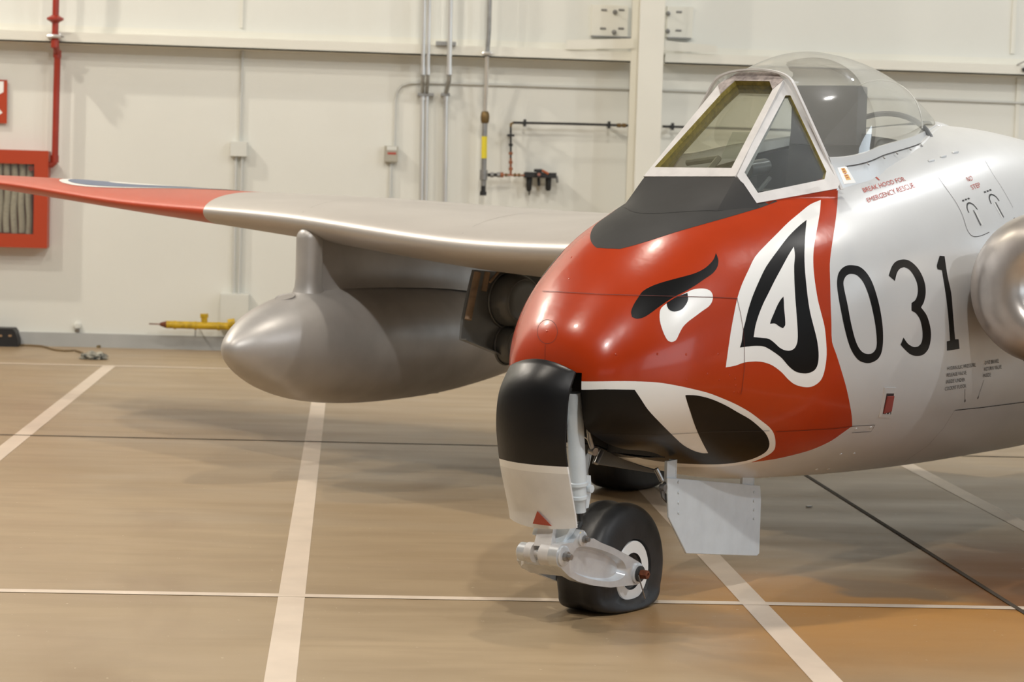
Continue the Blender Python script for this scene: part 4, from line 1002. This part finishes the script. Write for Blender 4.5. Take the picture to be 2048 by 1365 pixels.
for (x, y0, y1) in ((1357, 965, 1026), (1508, 985, 1038)):
    for k in range(4):
        bm = bmesh.new(); p = at(x, y0+(y1-y0)*k/3, y=-.173); lathe(bm, [(0, .006), (.0025, .005), (.0025, 0)], p, (0, -1, 0), 8); finish('door_rivet', bm, LTGREY, pd_)
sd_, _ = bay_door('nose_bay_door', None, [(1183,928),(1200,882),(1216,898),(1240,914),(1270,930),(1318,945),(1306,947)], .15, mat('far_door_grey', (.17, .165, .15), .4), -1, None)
bm = bmesh.new(); tube(bm, [at(1204, 902, y=.13), at(1192, 928, y=.13)], .009, 10); finish('door_strut', bm, STEEL, sd_)
bm = bmesh.new(); prism(bm, [at(1160, 928, y=.03), at(1177, 905, y=.03), at(1184, 906, y=.03), at(1181, 922, y=.03), at(1172, 960, y=.03), at(1160, 960, y=.03)], (0, .003, 0)); finish('guide_plate', bm, LTGREY, ng, smooth=False)

# ---- main gear
for sg in (1, -1):
    mg = empty('main_gear', (0, 0, 0), parent=air)
    wheel(mg, (2.735, 1.66*sg, .275), .31, .20, .14, .001, -sg if sg > 0 else 1, WHITEP)
    bm = bmesh.new(); tube(bm, [(2.72, 1.82*sg, .28), (2.66, 1.90*sg, .70), (2.62, 1.95*sg, 1.12)], [.03, .045, .05], 18); finish('gear_leg', bm, LTGREY, mg)
    bm = bmesh.new(); yd = 2.06*sg
    gp = [(948, 540), (936, 590), (925, 645), (922, 680), (985, 706), (1022, 722), (1050, 728), (1110, 640), (1110, 552)]
    base = [at(*p, y=2.06)*[1, sg, 1] for p in gp]
    prism(bm, base, (0, .012*sg, 0)); finish('gear_door', bm, GREYD, mg, recalc=True, smooth=False)
    def bulge(px, py, rx_, rz_, h, n=28):
        c = at(px, py, y=2.06)*[1, sg, 1]; bm = bmesh.new(); rows = []
        for k in range(9):
            t = k/8; s_ = 1-.30*t**1.5 if t < .8 else (1-.30*.8**1.5)*(1-(t-.8)/.2*.999); hh = h*min(1, t/.7)**.5
            rows.append([(c[0]+rx_*s_*math.cos(a), c[1]-sg*hh, c[2]+rz_*s_*math.sin(a)) for a in np.linspace(0, 2*PI, n+1)[:-1]])
        grid(bm, rows, 0, wrap=True); tube(bm, [(c[0]+rx_*1.06*math.cos(a), c[1]-sg*.004, c[2]+rz_*1.06*math.sin(a)) for a in np.linspace(0, 2*PI, 40)], .006, 6, caps=False); tube(bm, [(c[0]+rx_*.80*math.cos(a), c[1]-sg*h*.97, c[2]+rz_*.80*math.sin(a)) for a in np.linspace(0, 2*PI, 40)], .005, 6, caps=False); finish('door_bulge', bm, GREYD, mg, recalc=True, angle=60)
    bulge(1018, 600, .165, .13, .09); bulge(1012, 690, .095, .09, .06); 
    bm = bmesh.new(); tube(bm, [at(955, 545, y=2.02)*[1, sg, 1], at(936, 640, y=2.02)*[1, sg, 1]], .017, 12); tube(bm, [at(975, 545, y=2.0)*[1, sg, 1], at(968, 582, y=2.0)*[1, sg, 1]], .014, 8)
    tube(bm, [at(998, 543, y=1.98)*[1, sg, 1], at(980, 565, y=1.98)*[1, sg, 1]], .006, 8); finish('door_strut', bm, mat('primer_tan', (.28, .19, .12), .6, var=.4, vscale=20), mg)
    bm = bmesh.new(); e0, e1 = base[3], base[5]; prism(bm, [e0, e0+np.array([0, -sg*.03, 0]), e1+np.array([0, -sg*.03, 0]), e1], (0, 0, .006)); finish('door_edge', bm, GREYD, mg, smooth=False, recalc=True)

# ============================================================ THINGS ON AND BY THE BACK WALL
PIPER = mat('red_pipe_paint', (0.33, 0.035, 0.018), 0.35, var=.08, vscale=10)
CABR = mat('red_cabinet_paint', (0.42, 0.050, 0.015), 0.4)
GALV = mat('galvanised_pipe', (0.72, 0.72, 0.70), 0.30, 0.6, var=.12, vscale=20, stretch=(1, 1, .2))
GREYP = mat('grey_pipe', (0.32, 0.32, 0.31), 0.4, 0.5, var=.3, vscale=12)
CONDP = mat('pale_conduit', (0.58, 0.59, 0.56), 0.4, 0.1)
BRASS = mat('old_brass', (0.20, 0.13, 0.05), 0.5, 0.6, var=.3, vscale=30)
COPPER = mat('copper', (0.42, 0.16, 0.08), 0.4, 0.6, var=.4, vscale=30)
BLKP = mat('black_pipe_paint', (0.012, 0.012, 0.012), 0.45)
YEL = mat('yellow_pipe_paint', (0.62, 0.40, 0.012), 0.45, var=.35, vscale=25)
BOXW = mat('off_white_box', (0.66, 0.67, 0.62), 0.45)
HOSE = mat('canvas_hose', (0.60, 0.56, 0.46), 0.85, var=.2, vscale=30, stretch=(1, 1, 4))
def Wp(px, py, off=0.0): return wall_pt(px, py, WY-off)
def V3(p): return Vector((float(p[0]), float(p[1]), float(p[2])))
def root(name, p, label, cat, group=None): 
    e = empty(name, tuple(float(v) for v in p), 0, label, cat, group); return e
def part(name, bm, m, par, **k):
    o = finish(name, bm, m, par, **k); o.matrix_parent_inverse = Matrix.Translation(-par.location); return o
def child(name, par):
    e = bpy.data.objects.new(name, None); COL.objects.link(e); e.parent = par; e.matrix_parent_inverse = Matrix.Translation(-par.location); return e
def sub(name, bm, m, par, top, **k):
    """a sub-part: par is itself a mesh part already offset by its parent"""
    o = finish(name, bm, m, par, **k); return o

# red fire standpipe
sp = root('standpipe', Wp(111, 40, .25), 'red fire water pipe running down the wall into the hose cabinet', 'pipe')
bm = bmesh.new(); o1, o2 = .27, .12
tube(bm, [V3(Wp(122, -420, o1)), V3(Wp(110.5, 60, o1)), V3(Wp(110, 84, o1)), V3(Wp(111, 92, o1-.02)), V3(Wp(114, 103, o2+.02)), V3(Wp(115, 112, o2)), V3(Wp(112.5, 200, o2)), V3(Wp(110, 316, o2)), V3(Wp(108, 326, o2)), V3(Wp(103, 330, o2)), V3(Wp(94, 330, o2))], .027, 18)
for p, dp in ((Wp(110, 88, o1), 0), (Wp(114.5, 108, o2), 0), (Wp(109.5, 318, o2), 0)): lathe(bm, [(-.03, .028), (-.03, .033), (.03, .033), (.03, .028)], p, (0, 0, 1), 18)
part('pipe', bm, PIPER, sp)
bm = bmesh.new(); p = Wp(110.5, 38, o1); lathe(bm, [(-.03, .03), (-.02, .045), (-.008, .068), (.008, .068), (.02, .045), (.03, .03)], p, (0, 0, 1), 24); part('flange', bm, PIPER, sp)
bm = bmesh.new(); p = V3(Wp(109, 73, o1)); tube(bm, [p+Vector((-.05, -.02, 0)), p+Vector((-.018, -.034, 0)), p+Vector((.018, -.034, 0)), p+Vector((.05, -.02, 0))], .016, 8); box(bm, p+Vector((0, .05, 0)), (.10, .10, .05), bev=.004); part('pipe_clamp', bm, GALV, sp)
bm = bmesh.new(); tube(bm, [p+Vector((-.062, -.01, 0)), p+Vector((.075, -.01, 0))], .007, 8); part('clamp_bolt', bm, STEEL, sp)

# hose cabinet
def rect_frame(bm, x0, x1, z0, z1, t, y0, y1, mi=0):
    for (a, b, c, d) in ((x0, x1, z1-t, z1), (x0, x1, z0, z0+t), (x0, x0+t, z0+t, z1-t), (x1-t, x1, z0+t, z1-t)):
        box(bm, ((a+b)/2, (y0+y1)/2, (c+d)/2), (b-a, y1-y0, d-c), mi)
cb = root('hose_cabinet', Wp(0, 400, .1), 'red fire hose cabinet with folded pale hose behind its glass front', 'cabinet')
a = Wp(96.5, 303, .16); b = Wp(96, 496, .16); cx1 = a[0]; cz1 = a[2]; cz0 = b[2]; cx0 = cx1-.80
bm = bmesh.new(); rect_frame(bm, cx0, cx1, cz0, cz1, .03, WY-.16, WY-.001); box(bm, ((cx0+cx1)/2, WY-.01, (cz0+cz1)/2), (cx1-cx0-.02, .018, cz1-cz0-.02)); part('cabinet_box', bm, CABR, cb, smooth=False)
bm = bmesh.new(); rect_frame(bm, cx0-.004, cx1+.004, cz0-.004, cz1+.004, .112, WY-.178, WY-.16); dr_ = part('cabinet_door', bm, CABR, cb, smooth=False)
bm = bmesh.new(); box(bm, ((cx0+cx1)/2, WY-.168, (cz0+cz1)/2), (cx1-cx0-.21, .003, cz1-cz0-.21)); part('door_glass', bm, glass('cabinet_glass', (.95, .95, .93), .03, .05), cb, smooth=False)
bm = bmesh.new(); rnd = random.Random(3)
hx1 = Wp(63, 400, .10)[0]; hz0 = Wp(30, 466, .10)[2]; hz1 = Wp(30, 318, .10)[2]
for k in range(9):
    x = hx1-.020-k*.060; dz = rnd.uniform(-.012, .012)
    rows = []
    for j in range(13):
        t = j/12; rows.append([(x+.027*math.cos(a)+.006*math.sin(9*t+k), WY-.09+.045*math.sin(a)*(.8+.2*math.sin(5*t+k)), hz0+dz+(hz1-hz0)*t) for a in np.linspace(0, 2*PI, 13)[:-1]])
    Vr = grid(bm, rows, 0, wrap=True); bm.faces.new(Vr[0]); bm.faces.new(Vr[-1])
part('hose', bm, HOSE, cb, recalc=True)
bm = bmesh.new(); lathe(bm, [(0, 0), (0, .022), (.03, .022), (.03, 0)], Wp(63, 337, .13), (0, -1, 0), 16); tube(bm, [V3(Wp(63, 337, .09)), V3(Wp(90, 331, .09))], .02, 12); part('cabinet_valve', bm, PIPER, cb)
# arrow sign
sg_ = root('fire_sign', Wp(0, 205, .05), 'red sign with white downward arrow above the hose cabinet', 'sign')
bm = bmesh.new(); s0, s1 = Wp(14.5, 160, .04), Wp(12.5, 247, .04); box(bm, ((s0[0]-.30+s0[0])/2, WY-.03, (s0[2]+s1[2])/2), (.30, .006, s0[2]-s1[2])); box(bm, (s0[0]-.15, WY-.0135, (s0[2]+s1[2])/2), (.05, .027, .1)); part('sign_plate', bm, CABR, sg_, smooth=False)
ax_ = s0[0]-.15; az0, az1 = s1[2], s0[2]; hh = az1-az0
bm = bmesh.new(); prism(bm, [(ax_-.06, WY-.0335, az1-.02), (ax_+.12, WY-.0335, az1-.012), (ax_+.12, WY-.0335, az1-.10), (ax_+.085, WY-.0335, az1-.12), (ax_+.085, WY-.0335, az0+.12), (ax_+.115, WY-.0335, az0+.085), (ax_, WY-.0335, az0+.015), (ax_-.115, WY-.0335, az0+.12), (ax_-.06, WY-.0335, az0+.12)], (0, -.0012, 0)); part('white_arrow', bm, WHITEP, sg_, smooth=False, recalc=True)

# electrical conduits and boxes
def wbox(px0, px1, py0, py1, off, dep, nm, m, par, bev=.004):
    a = Wp(px0, (py0+py1)/2, dep); b = Wp(px1, (py0+py1)/2, dep); z1_ = Wp((px0+px1)/2, py0, dep)[2]; z0_ = Wp((px0+px1)/2, py1, dep)[2]
    bm = bmesh.new(); box(bm, ((a[0]+b[0])/2, WY-off-(dep-off)/2, (z0_+z1_)/2), (b[0]-a[0], dep-off, z1_-z0_), bev=bev); return part(nm, bm, m, par, smooth=False)
def wtube(pts, off, r, nm, m, par, n=12):
    bm = bmesh.new(); tube(bm, [V3(Wp(p[0], p[1], p[2] if len(p) > 2 else off)) for p in pts], r, n); return part(nm, bm, m, par)
jb = root('junction_box', Wp(477, 298, .05), 'small pale junction box on the wall with two conduits running down', 'box')
wbox(460.5, 494, 283, 313, 0, .09, 'box_body', BOXW, jb)
wtube([(484.5, 98), (480, 283)], .02, .011, 'upper_conduit', CONDP, jb)
wtube([(471.5, 312), (467.5, 587)], .035, .014, 'conduit', CONDP, jb); wtube([(483.5, 312), (478, 587)], .035, .014, 'conduit', CONDP, jb)
jb2 = root('junction_box', Wp(470, 620, .05), 'larger pale box low on the wall behind the drop tank', 'box')
wbox(439.5, 498, 588, 662, 0, .11, 'box_body', BOXW, jb2); wbox(442, 496, 591, 659, .11, .114, 'box_cover', BOXW, jb2, bev=.001)
sb = root('switch_box', Wp(782, 308, .05), 'small grey switch box with red label under a bent conduit', 'switch')
wbox(769, 796, 292, 324, 0, .08, 'box_body', mat('grey_switch_box', (.40, .38, .31), .5), sb); wbox(774, 794, 293, 301, .08, .085, 'box_lid', BOXW, sb, bev=.001); wbox(775, 792, 305, 309, .08, .083, 'red_label', REDT, sb, bev=0)
wtube([(789, 292), (791, 200), (794, 184), (803, 172), (820, 166.5), (842, 165.5), (1000, 170), (1190, 176), (1260, 178), (1420, 184), (1700, 193), (2300, 216)], .018, .0105, 'bent_conduit', CONDP, sb)
wtube([(781.5, 324), (779, 460)], .02, .015, 'lower_conduit', CONDP, sb)
# galvanised risers
def riser(label, xu, xl, r, sym):
    rr = root('riser_pipe', Wp(xu, 120, .25), label, 'pipe', None)
    wtube([(xu+8, -420), (xu-3, 137)], .27, r, 'upper_pipe', GALV, rr, 16)
    wtube([(xu-3, 134), (xu-3.2, 150)], .27, r*1.25, 'coupling', GALV, rr, 16)
    wtube([(xu-3.2, 150, .27), (xu-3.4, 160, .26), (xl+1.2, 186, .07), (xl+1, 196, .06)], .2, r*.92, 'offset_bend', mat('dull_bend', (.34, .34, .32), .45, .4), rr, 14)
    wtube([(xl+1, 196), (xl-2, 470)], .06, r, 'lower_pipe', GALV, rr, 16)
    wtube([(xl+1, 192), (xl+.9, 201)], .06, r*1.3, 'lower_coupling', GALV, rr, 14)
riser('left silver conduit of the close pair rising up the wall', 849, 844, .017, 1)
riser('right silver conduit of the close pair rising up the wall', 859, 852.5, .016, 1)
riser('single silver conduit right of the close pair', 901.5, 891, .021, 1)
ub = root('strut_channel', Wp(885, 88, .24), 'short dark strut bracket behind the silver conduits on the girt', 'bracket'); wbox(872, 912, 83, 91, .20, .245, 'channel', GREYP, ub, bev=.001)
for (x0, x1, nm) in ((836, 868, 0), (882, 900, 1)):
    ub = root('pipe_strap', Wp(x0, 190, .05), 'dark strap bracket under the bend of the %s' % ('close pair of conduits' if nm == 0 else 'single silver conduit'), 'bracket'); wbox(x0, x1, 186, 192, 0, .09, 'strap', GREYP, ub, bev=.001)
# compressed air / gas line
gp_ = root('gas_pipe', Wp(972, 200, .12), 'grey vertical pipe with brown valve and yellow label', 'pipe')
wtube([(989, -420), (978, 60), (974, 112)], .26, .018, 'upper_pipe', GREYP, gp_, 14); wtube([(974, 112, .26), (973.5, 150, .22), (970, 226, .16)], .2, .016, 'middle_pipe', GALV, gp_, 14)
bm = bmesh.new(); p = Wp(970, 235, .16); lathe(bm, [(-.05, .02), (-.045, .03), (-.02, .036), (.01, .037), (.035, .033), (.05, .024), (.05, .016)], p, (0, 0, 1), 18); part('brown_valve', bm, BRASS, gp_)
wtube([(969.5, 245), (967, 372)], .16, .022, 'lower_pipe', GREYP, gp_, 16)
bm = bmesh.new(); tube(bm, [V3(Wp(968.8, 273, .16)), V3(Wp(968.2, 317, .16))], .0235, 16); part('yellow_label', bm, mat('yellow_label', (.72, .60, .03), .5), gp_)
bm = bmesh.new(); lathe(bm, [(-.045, .022), (-.04, .032), (.04, .032), (.045, .022)], Wp(967.2, 350, .16), (0, 0, 1), 16); part('tee_fitting', bm, GREYP, gp_)
bm = bmesh.new(); lathe(bm, [(-.055, 0), (-.055, .028), (-.02, .028), (-.02, .020), (.055, .020)], Wp(966.5, 378, .16), (0, 0, 1), 16); part('end_cap', bm, BLKP, gp_)
bm = bmesh.new(); p = V3(Wp(974.5, 107, .27)); tube(bm, [p+Vector((-.035, -.01, 0)), p+Vector((-.015, -.025, 0)), p+Vector((.015, -.025, 0)), p+Vector((.035, -.01, 0))], .014, 8); box(bm, p+Vector((0, .04, 0)), (.07, .07, .04)); tube(bm, [p+Vector((-.05, 0, 0)), p+Vector((.062, 0, 0))], .006, 8); part('pipe_clamp', bm, GALV, gp_)
al = root('air_line', Wp(1021, 248, .1), 'thin black air line with copper joints running right to the column', 'pipe')
wtube([(975.5, 350), (1003, 350)], .16, .014, 'branch_pipe', BLKP, al, 12)
for x in (984, 997, 1004):
    bm = bmesh.new(); lathe(bm, [(-.012, .014), (-.012, .022), (.012, .022), (.012, .014)], Wp(x, 350, .16), (1, 0, 0), 12); part('fitting', bm, GREYP if x < 1000 else COPPER, al)
wtube([(1003, 350), (1049, 351)], .15, .008, 'copper_pipe', COPPER, al, 10)
for x in (1012, 1030, 1038):
    bm = bmesh.new(); lathe(bm, [(-.010, .008), (-.008, .015), (.008, .015), (.010, .008)], Wp(x, 350.3, .15), (1, 0, 0), 10); part('brass_joint', bm, BRASS, al)
wtube([(1021.5, 349), (1021.5, 316)], .14, .0095, 'copper_riser', COPPER, al, 10); wtube([(1021.5, 318), (1021.5, 252)], .14, .0085, 'black_riser', BLKP, al, 10)
wtube([(1021.5, 254), (1022, 248), (1027, 246)], .14, .011, 'elbow', BRASS, al, 10)
wtube([(1026, 245.5), (1150, 248), (1262, 251.5)], .14, .0105, 'black_pipe', BLKP, al, 10); wtube([(1325, 253), (1900, 270)], .14, .0105, 'black_pipe', BLKP, al, 10)
for (x, y) in ((1049.5, 246), (1218, 250), (1345, 253.3)):
    bm = bmesh.new(); p = V3(Wp(x, y, .14)); box(bm, p, (.020, .05, .058)); box(bm, p+Vector((0, .075, 0)), (.014, .11, .03)); part('pipe_clamp', bm, BLKP, al, smooth=False)
bm = bmesh.new(); p = V3(Wp(1021.5, 271, .14)); box(bm, p, (.058, .05, .018)); box(bm, p+Vector((0, .075, 0)), (.03, .11, .014)); part('pipe_clamp', bm, BLKP, al, smooth=False)
for y in (290, 307, 325, 338):
    bm = bmesh.new(); lathe(bm, [(-.012, .008), (-.010, .017), (.010, .017), (.012, .008)], Wp(1021.5, y, .14), (0, 0, 1), 12); part('union', bm, BLKP if y == 290 else COPPER, al)
for x in (1238, 1248):
    bm = bmesh.new(); lathe(bm, [(-.02, .009), (-.015, .017), (.015, .017), (.02, .009)], Wp(x, 251, .14), (1, 0, 0), 12); part('brass_joint', bm, BRASS, al)
rg = root('air_regulator', Wp(1078, 352, .1), 'black air filter regulator with two bowls and round gauge', 'regulator')
wbox(1050, 1113, 345, 356, .04, .18, 'regulator_body', BLKP, rg); 
for x0, x1, y1, nm in ((1053, 1064, 383, 0), (1091, 1103, 382, 0)):
    bm = bmesh.new(); xc = (x0+x1)/2; a = Wp(xc, 354, .12); b = Wp(xc, y1, .12); L_h = a[2]-b[2]; lathe(bm, [(0, .024), (-.02, .026), (-L_h*.85, .023), (-L_h, .014), (-L_h, 0)], a, (0, 0, 1), 18); 
    if x0 < 1080: lathe(bm, [(0, .007), (-.03, .005), (-.035, 0)], b, (0, 0, 1), 8)
    part('filter_bowl', bm, BLKP, rg)
wtube([(1052, 347), (1052, 356)], .12, .02, 'end_block', BLKP, rg)
bm = bmesh.new(); lathe(bm, [(0, 0), (0, .030), (.02, .030), (.022, .026), (.018, .024), (.018, 0)], Wp(1078, 349, .18), (0, -1, 0), 20); part('gauge', bm, [BLKP], rg)
bm = bmesh.new(); lathe(bm, [(0, .014), (.002, .014), (.002, 0)], Wp(1078, 349, .199), (0, -1, 0), 14); part('gauge_face', bm, mat('gauge_red', (.30, .12, .09), .5), rg)
wtube([(1084, 341), (1097, 348)], .18, .010, 'orange_lever', mat('orange_tag', (.40, .10, .03), .5), rg, 8); wtube([(1068, 341), (1084, 341)], .14, .012, 'knob', BLKP, rg, 10)
wtube([(1113, 352), (1115, 366)], .12, .011, 'drain_valve', GREYP, rg, 10); wtube([(1077, 356), (1078, 372)], .12, .013, 'knob_stem', BLKP, rg, 10)

# steel column with its cleats
YC = 18.62
cl = root('steel_column', (wx(1297, 200, YC), YC, 0), 'cream painted steel column standing against the back wall', 'column')
def xz(px, py, y): p = wall_pt(px, py, y); return p[0], p[2]
cxa = xz(1270, 330, YC)[0]; cxb = xz(1319, 330, YC)[0]; cxa2 = xz(1281, 0, YC)[0]; cxb2 = xz(1331, 0, YC)[0]
ca, cb_ = (cxa+cxa2)/2, (cxb+cxb2)/2
bm = bmesh.new(); box(bm, ((ca+cb_)/2, YC+.008, 4.5), (cb_-ca, .016, 9.0)); box(bm, ((ca+cb_)/2, YC+.19, 4.5), (.010, .35, 9.0)); box(bm, ((ca+cb_)/2-.02, YC+.372, 4.5), (cb_-ca+.0, .016, 9.0)); part('column_section', bm, GIRTC, cl, smooth=False)
def cleat(label, px0, px1, py0, py1, slots):
    c = root('bolted_plate', Wp((px0+px1)/2, (py0+py1)/2, .1), label, 'plate')
    wbox(px0, px1, py0, py1, .0, .05, 'plate', GIRTC, c, bev=.002)
    for (x, y, kind) in slots:
        if kind == 's':
            bm = bmesh.new(); p = V3(Wp(x, y, .051)); tube(bm, [p+Vector((-.024, 0, 0)), p+Vector((.024, 0, 0))], .009, 8); part('bolt_slot', bm, GREYP, c)
        else:
            bm = bmesh.new(); p = V3(Wp(x, y, .05)); lathe(bm, [(0, .020), (.012, .020), (.014, .012), (.045, .010), (.045, 0)], p, (0, -1, -.25), 8); part('bolt', bm, GREYP, c, angle=20)
cleat('pale plate with four slots bolted left of the column top', 1183, 1256, 10, 72, [(1208, 20, 's'), (1243, 20, 's'), (1206, 57, 's'), (1242, 57, 's'), (1230, 24, 'b'), (1228, 64, 'b')])
cleat('pale plate with two slots bolted right of the column top', 1334, 1386, 13, 75, [(1358, 24, 's'), (1357, 61, 's'), (1336, 27, 'b'), (1335, 62, 'b')])
def shelf(label, pts, off, th):
    c = root('girt_bracket', Wp(pts[0][0], pts[0][1], off), label, 'bracket'); bm = bmesh.new()
    P_ = [V3(Wp(x, y, off)) for x, y in pts]; prism(bm, P_, (0, th, 0)); part('bracket_plate', bm, GIRTC, c, smooth=False, recalc=True)
    bm = bmesh.new(); box(bm, (sum(p.x for p in P_)/len(P_), WY-.10, P_[0].z-.02), (.04, .20, .03)); part('bracket_stem', bm, GIRTC, c, smooth=False)
shelf('cream brace plate on the girt left of the column', [(1133, 80), (1268, 77), (1268, 97), (1133, 98)], .23, .012)
shelf('cream brace plate on the girt right of the column', [(1330, 81), (1433, 91), (1434, 106), (1330, 101)], .23, .012)
for lb, a0, a1, yy in (('dark shim strip under the left bolted plate', 1184, 1262, 73.5), ('dark shim strip under the right bolted plate', 1336, 1382, 76.5)):
    c = root('shim_strip', Wp(a0, yy, .05), lb, 'strip'); wbox(a0, a1, yy-1.2, yy+1.2, 0, .07, 'strip', GREYP, c, bev=0)
# diagonal cable at the far right
cz = root('brace_cable', Wp(2040, 95, .15), 'thin dark cable end at the right edge of the girt', 'cable'); wtube([(2034, 130, .21), (2060, 118, .23)], .2, .006, 'cable', STEEL, cz, 8); wtube([(2045, 140, .215), (2056, 138, .215)], .2, .018, 'cable_end', BLKP, cz, 10)

# yellow gas pipe low on the wall
yp = root('yellow_pipe', Wp(400, 650, .2), 'horizontal yellow pipe with upright stub low on the wall behind the drop tank', 'pipe')
wtube([(333, 649.5), (400, 651.5), (600, 657)], .20, .031, 'pipe', YEL, yp, 18)
bm = bmesh.new(); p0, p1 = V3(Wp(334, 649.5, .2)), V3(Wp(322, 649, .2)); tube(bm, [p0, p1, V3(Wp(319, 649, .2))], [.031, .016, .008], 14); part('rusty_cone', bm, RUST, yp)
wtube([(321, 649), (298, 648)], .20, .005, 'rusty_spike', RUST, yp, 8)
wtube([(409, 650), (408.5, 635)], .20, .026, 'stub', YEL, yp, 14); wtube([(408.6, 636), (408.5, 628)], .20, .034, 'stub_cap', YEL, yp, 14)
wtube([(456, 648), (470, 646)], .21, .037, 'sleeve', YEL, yp, 14)
for x in (350, 391, 437): 
    bm = bmesh.new(); lathe(bm, [(-.012, .03), (-.01, .035), (.01, .035), (.012, .03)], Wp(x, 650+(x-340)*.028, .20), (1, 0, 0), 16); part('joint_ring', bm, YEL, yp)
bm = bmesh.new(); a = V3(Wp(391, 655, .20)); box(bm, (a.x, WY-.10, a.z), (.012, .20, .012)); box(bm, (a.x, a.y, a.z-.03), (.010, .01, .10)); part('pipe_bracket', bm, GREYP, yp, smooth=False)

wc = root('wall_cap', Wp(155, 653, .03), 'small round white cap low on the wall left of the yellow pipe', 'cap'); bm = bmesh.new(); lathe(bm, [(0, 0), (0, .035), (.035, .030), (.045, .018), (.045, 0)], Wp(155, 652, 0), (0, -1, 0), 18); part('cap', bm, BOXW, wc); bm = bmesh.new(); lathe(bm, [(0, 0), (0, .02), (.03, .02), (.03, 0)], V3(Wp(155, 658, .02)), (0, -1, -.6), 12); part('spout', bm, GREYP, wc)

# things lying on the floor by the wall
fp = floor_pt(10, 694)
cs_ = root('tool_case', fp, 'black case with two tan fittings on the floor at the left edge', 'case')
def zat(px, py, y): return wall_pt(px, py, y)
yb = float(fp[1]); x1 = float(zat(36, 690, yb)[0]); zt_ = float(zat(20, 658, yb)[2])
bm = bmesh.new(); prism(bm, [(x1-.62, yb, .0), (x1, yb, .0), (x1-.002, yb, zt_*.40), (x1-.022, yb, zt_*.80), (x1-.045, yb, zt_), (x1-.60, yb, zt_)], (0, .25, 0)); part('case_body', bm, mat('black_case', (.010, .010, .011), .55), cs_, smooth=False, recalc=True)
for px in (1, 20):
    p = zat(px, 672, yb); bm = bmesh.new(); box(bm, (float(p[0]), yb-.003, float(p[2])), (.026, .006, .016), bev=.002); part('latch', bm, mat('tan_latch', (.35, .22, .12), .5), cs_, smooth=False)
pts = smoothpoly([floor_pt(36, 692), floor_pt(60, 693), floor_pt(85, 695), floor_pt(110, 702), floor_pt(130, 704), floor_pt(150, 703), floor_pt(165, 708)], closed=False, sub=5)
bm = bmesh.new(); tube(bm, [V3(p)+Vector((0, 0, .008)) for p in pts], .008, 8); tag(finish('floor_cable', bm, mat('brown_cable', (.20, .14, .07), .6)), 'thin brown cable trailing across the floor from the black case', 'cable')
bm = bmesh.new(); c = V3(floor_pt(187, 719)); bmesh.ops.create_icosphere(bm, subdivisions=4, radius=1)
from mathutils import noise as mnoise
for v in bm.verts:
    n = mnoise.noise(v.co*2.3)*.5+mnoise.noise(v.co*6)*.25; q = v.co*(1+n); v.co = Vector((c.x+q.x*.095, c.y+q.y*.07, max(.0015, .018+q.z*.038)))
tag(finish('crumpled_rag', bm, mat('grey_rag', (.42, .40, .33), .9, col2=(.05, .06, .06), vscale=18), angle=180), 'small crumpled grey rag on the floor at the end of the brown cable', 'rag')
bm = bmesh.new(); tube(bm, [V3(floor_pt(195, 696))+Vector((0, 0, .01)), V3(floor_pt(214, 694))+Vector((0, 0, .012)), V3(floor_pt(229, 694))+Vector((0, 0, .01))], .010, 8); tag(finish('wood_stick', bm, mat('dark_stick', (.20, .15, .07), .8)), 'short dark stick lying on the floor close to the back wall', 'stick')
bm = bmesh.new(); p = floor_pt(1618, 1015); box(bm, (float(p[0]), float(p[1]), .004), (.03, .012, .006), R=Matrix.Rotation(.5, 3, 'Z')); tag(finish('paper_scrap', bm, WHITEP, smooth=False), 'tiny white scrap on the floor under the fuselage', 'scrap')
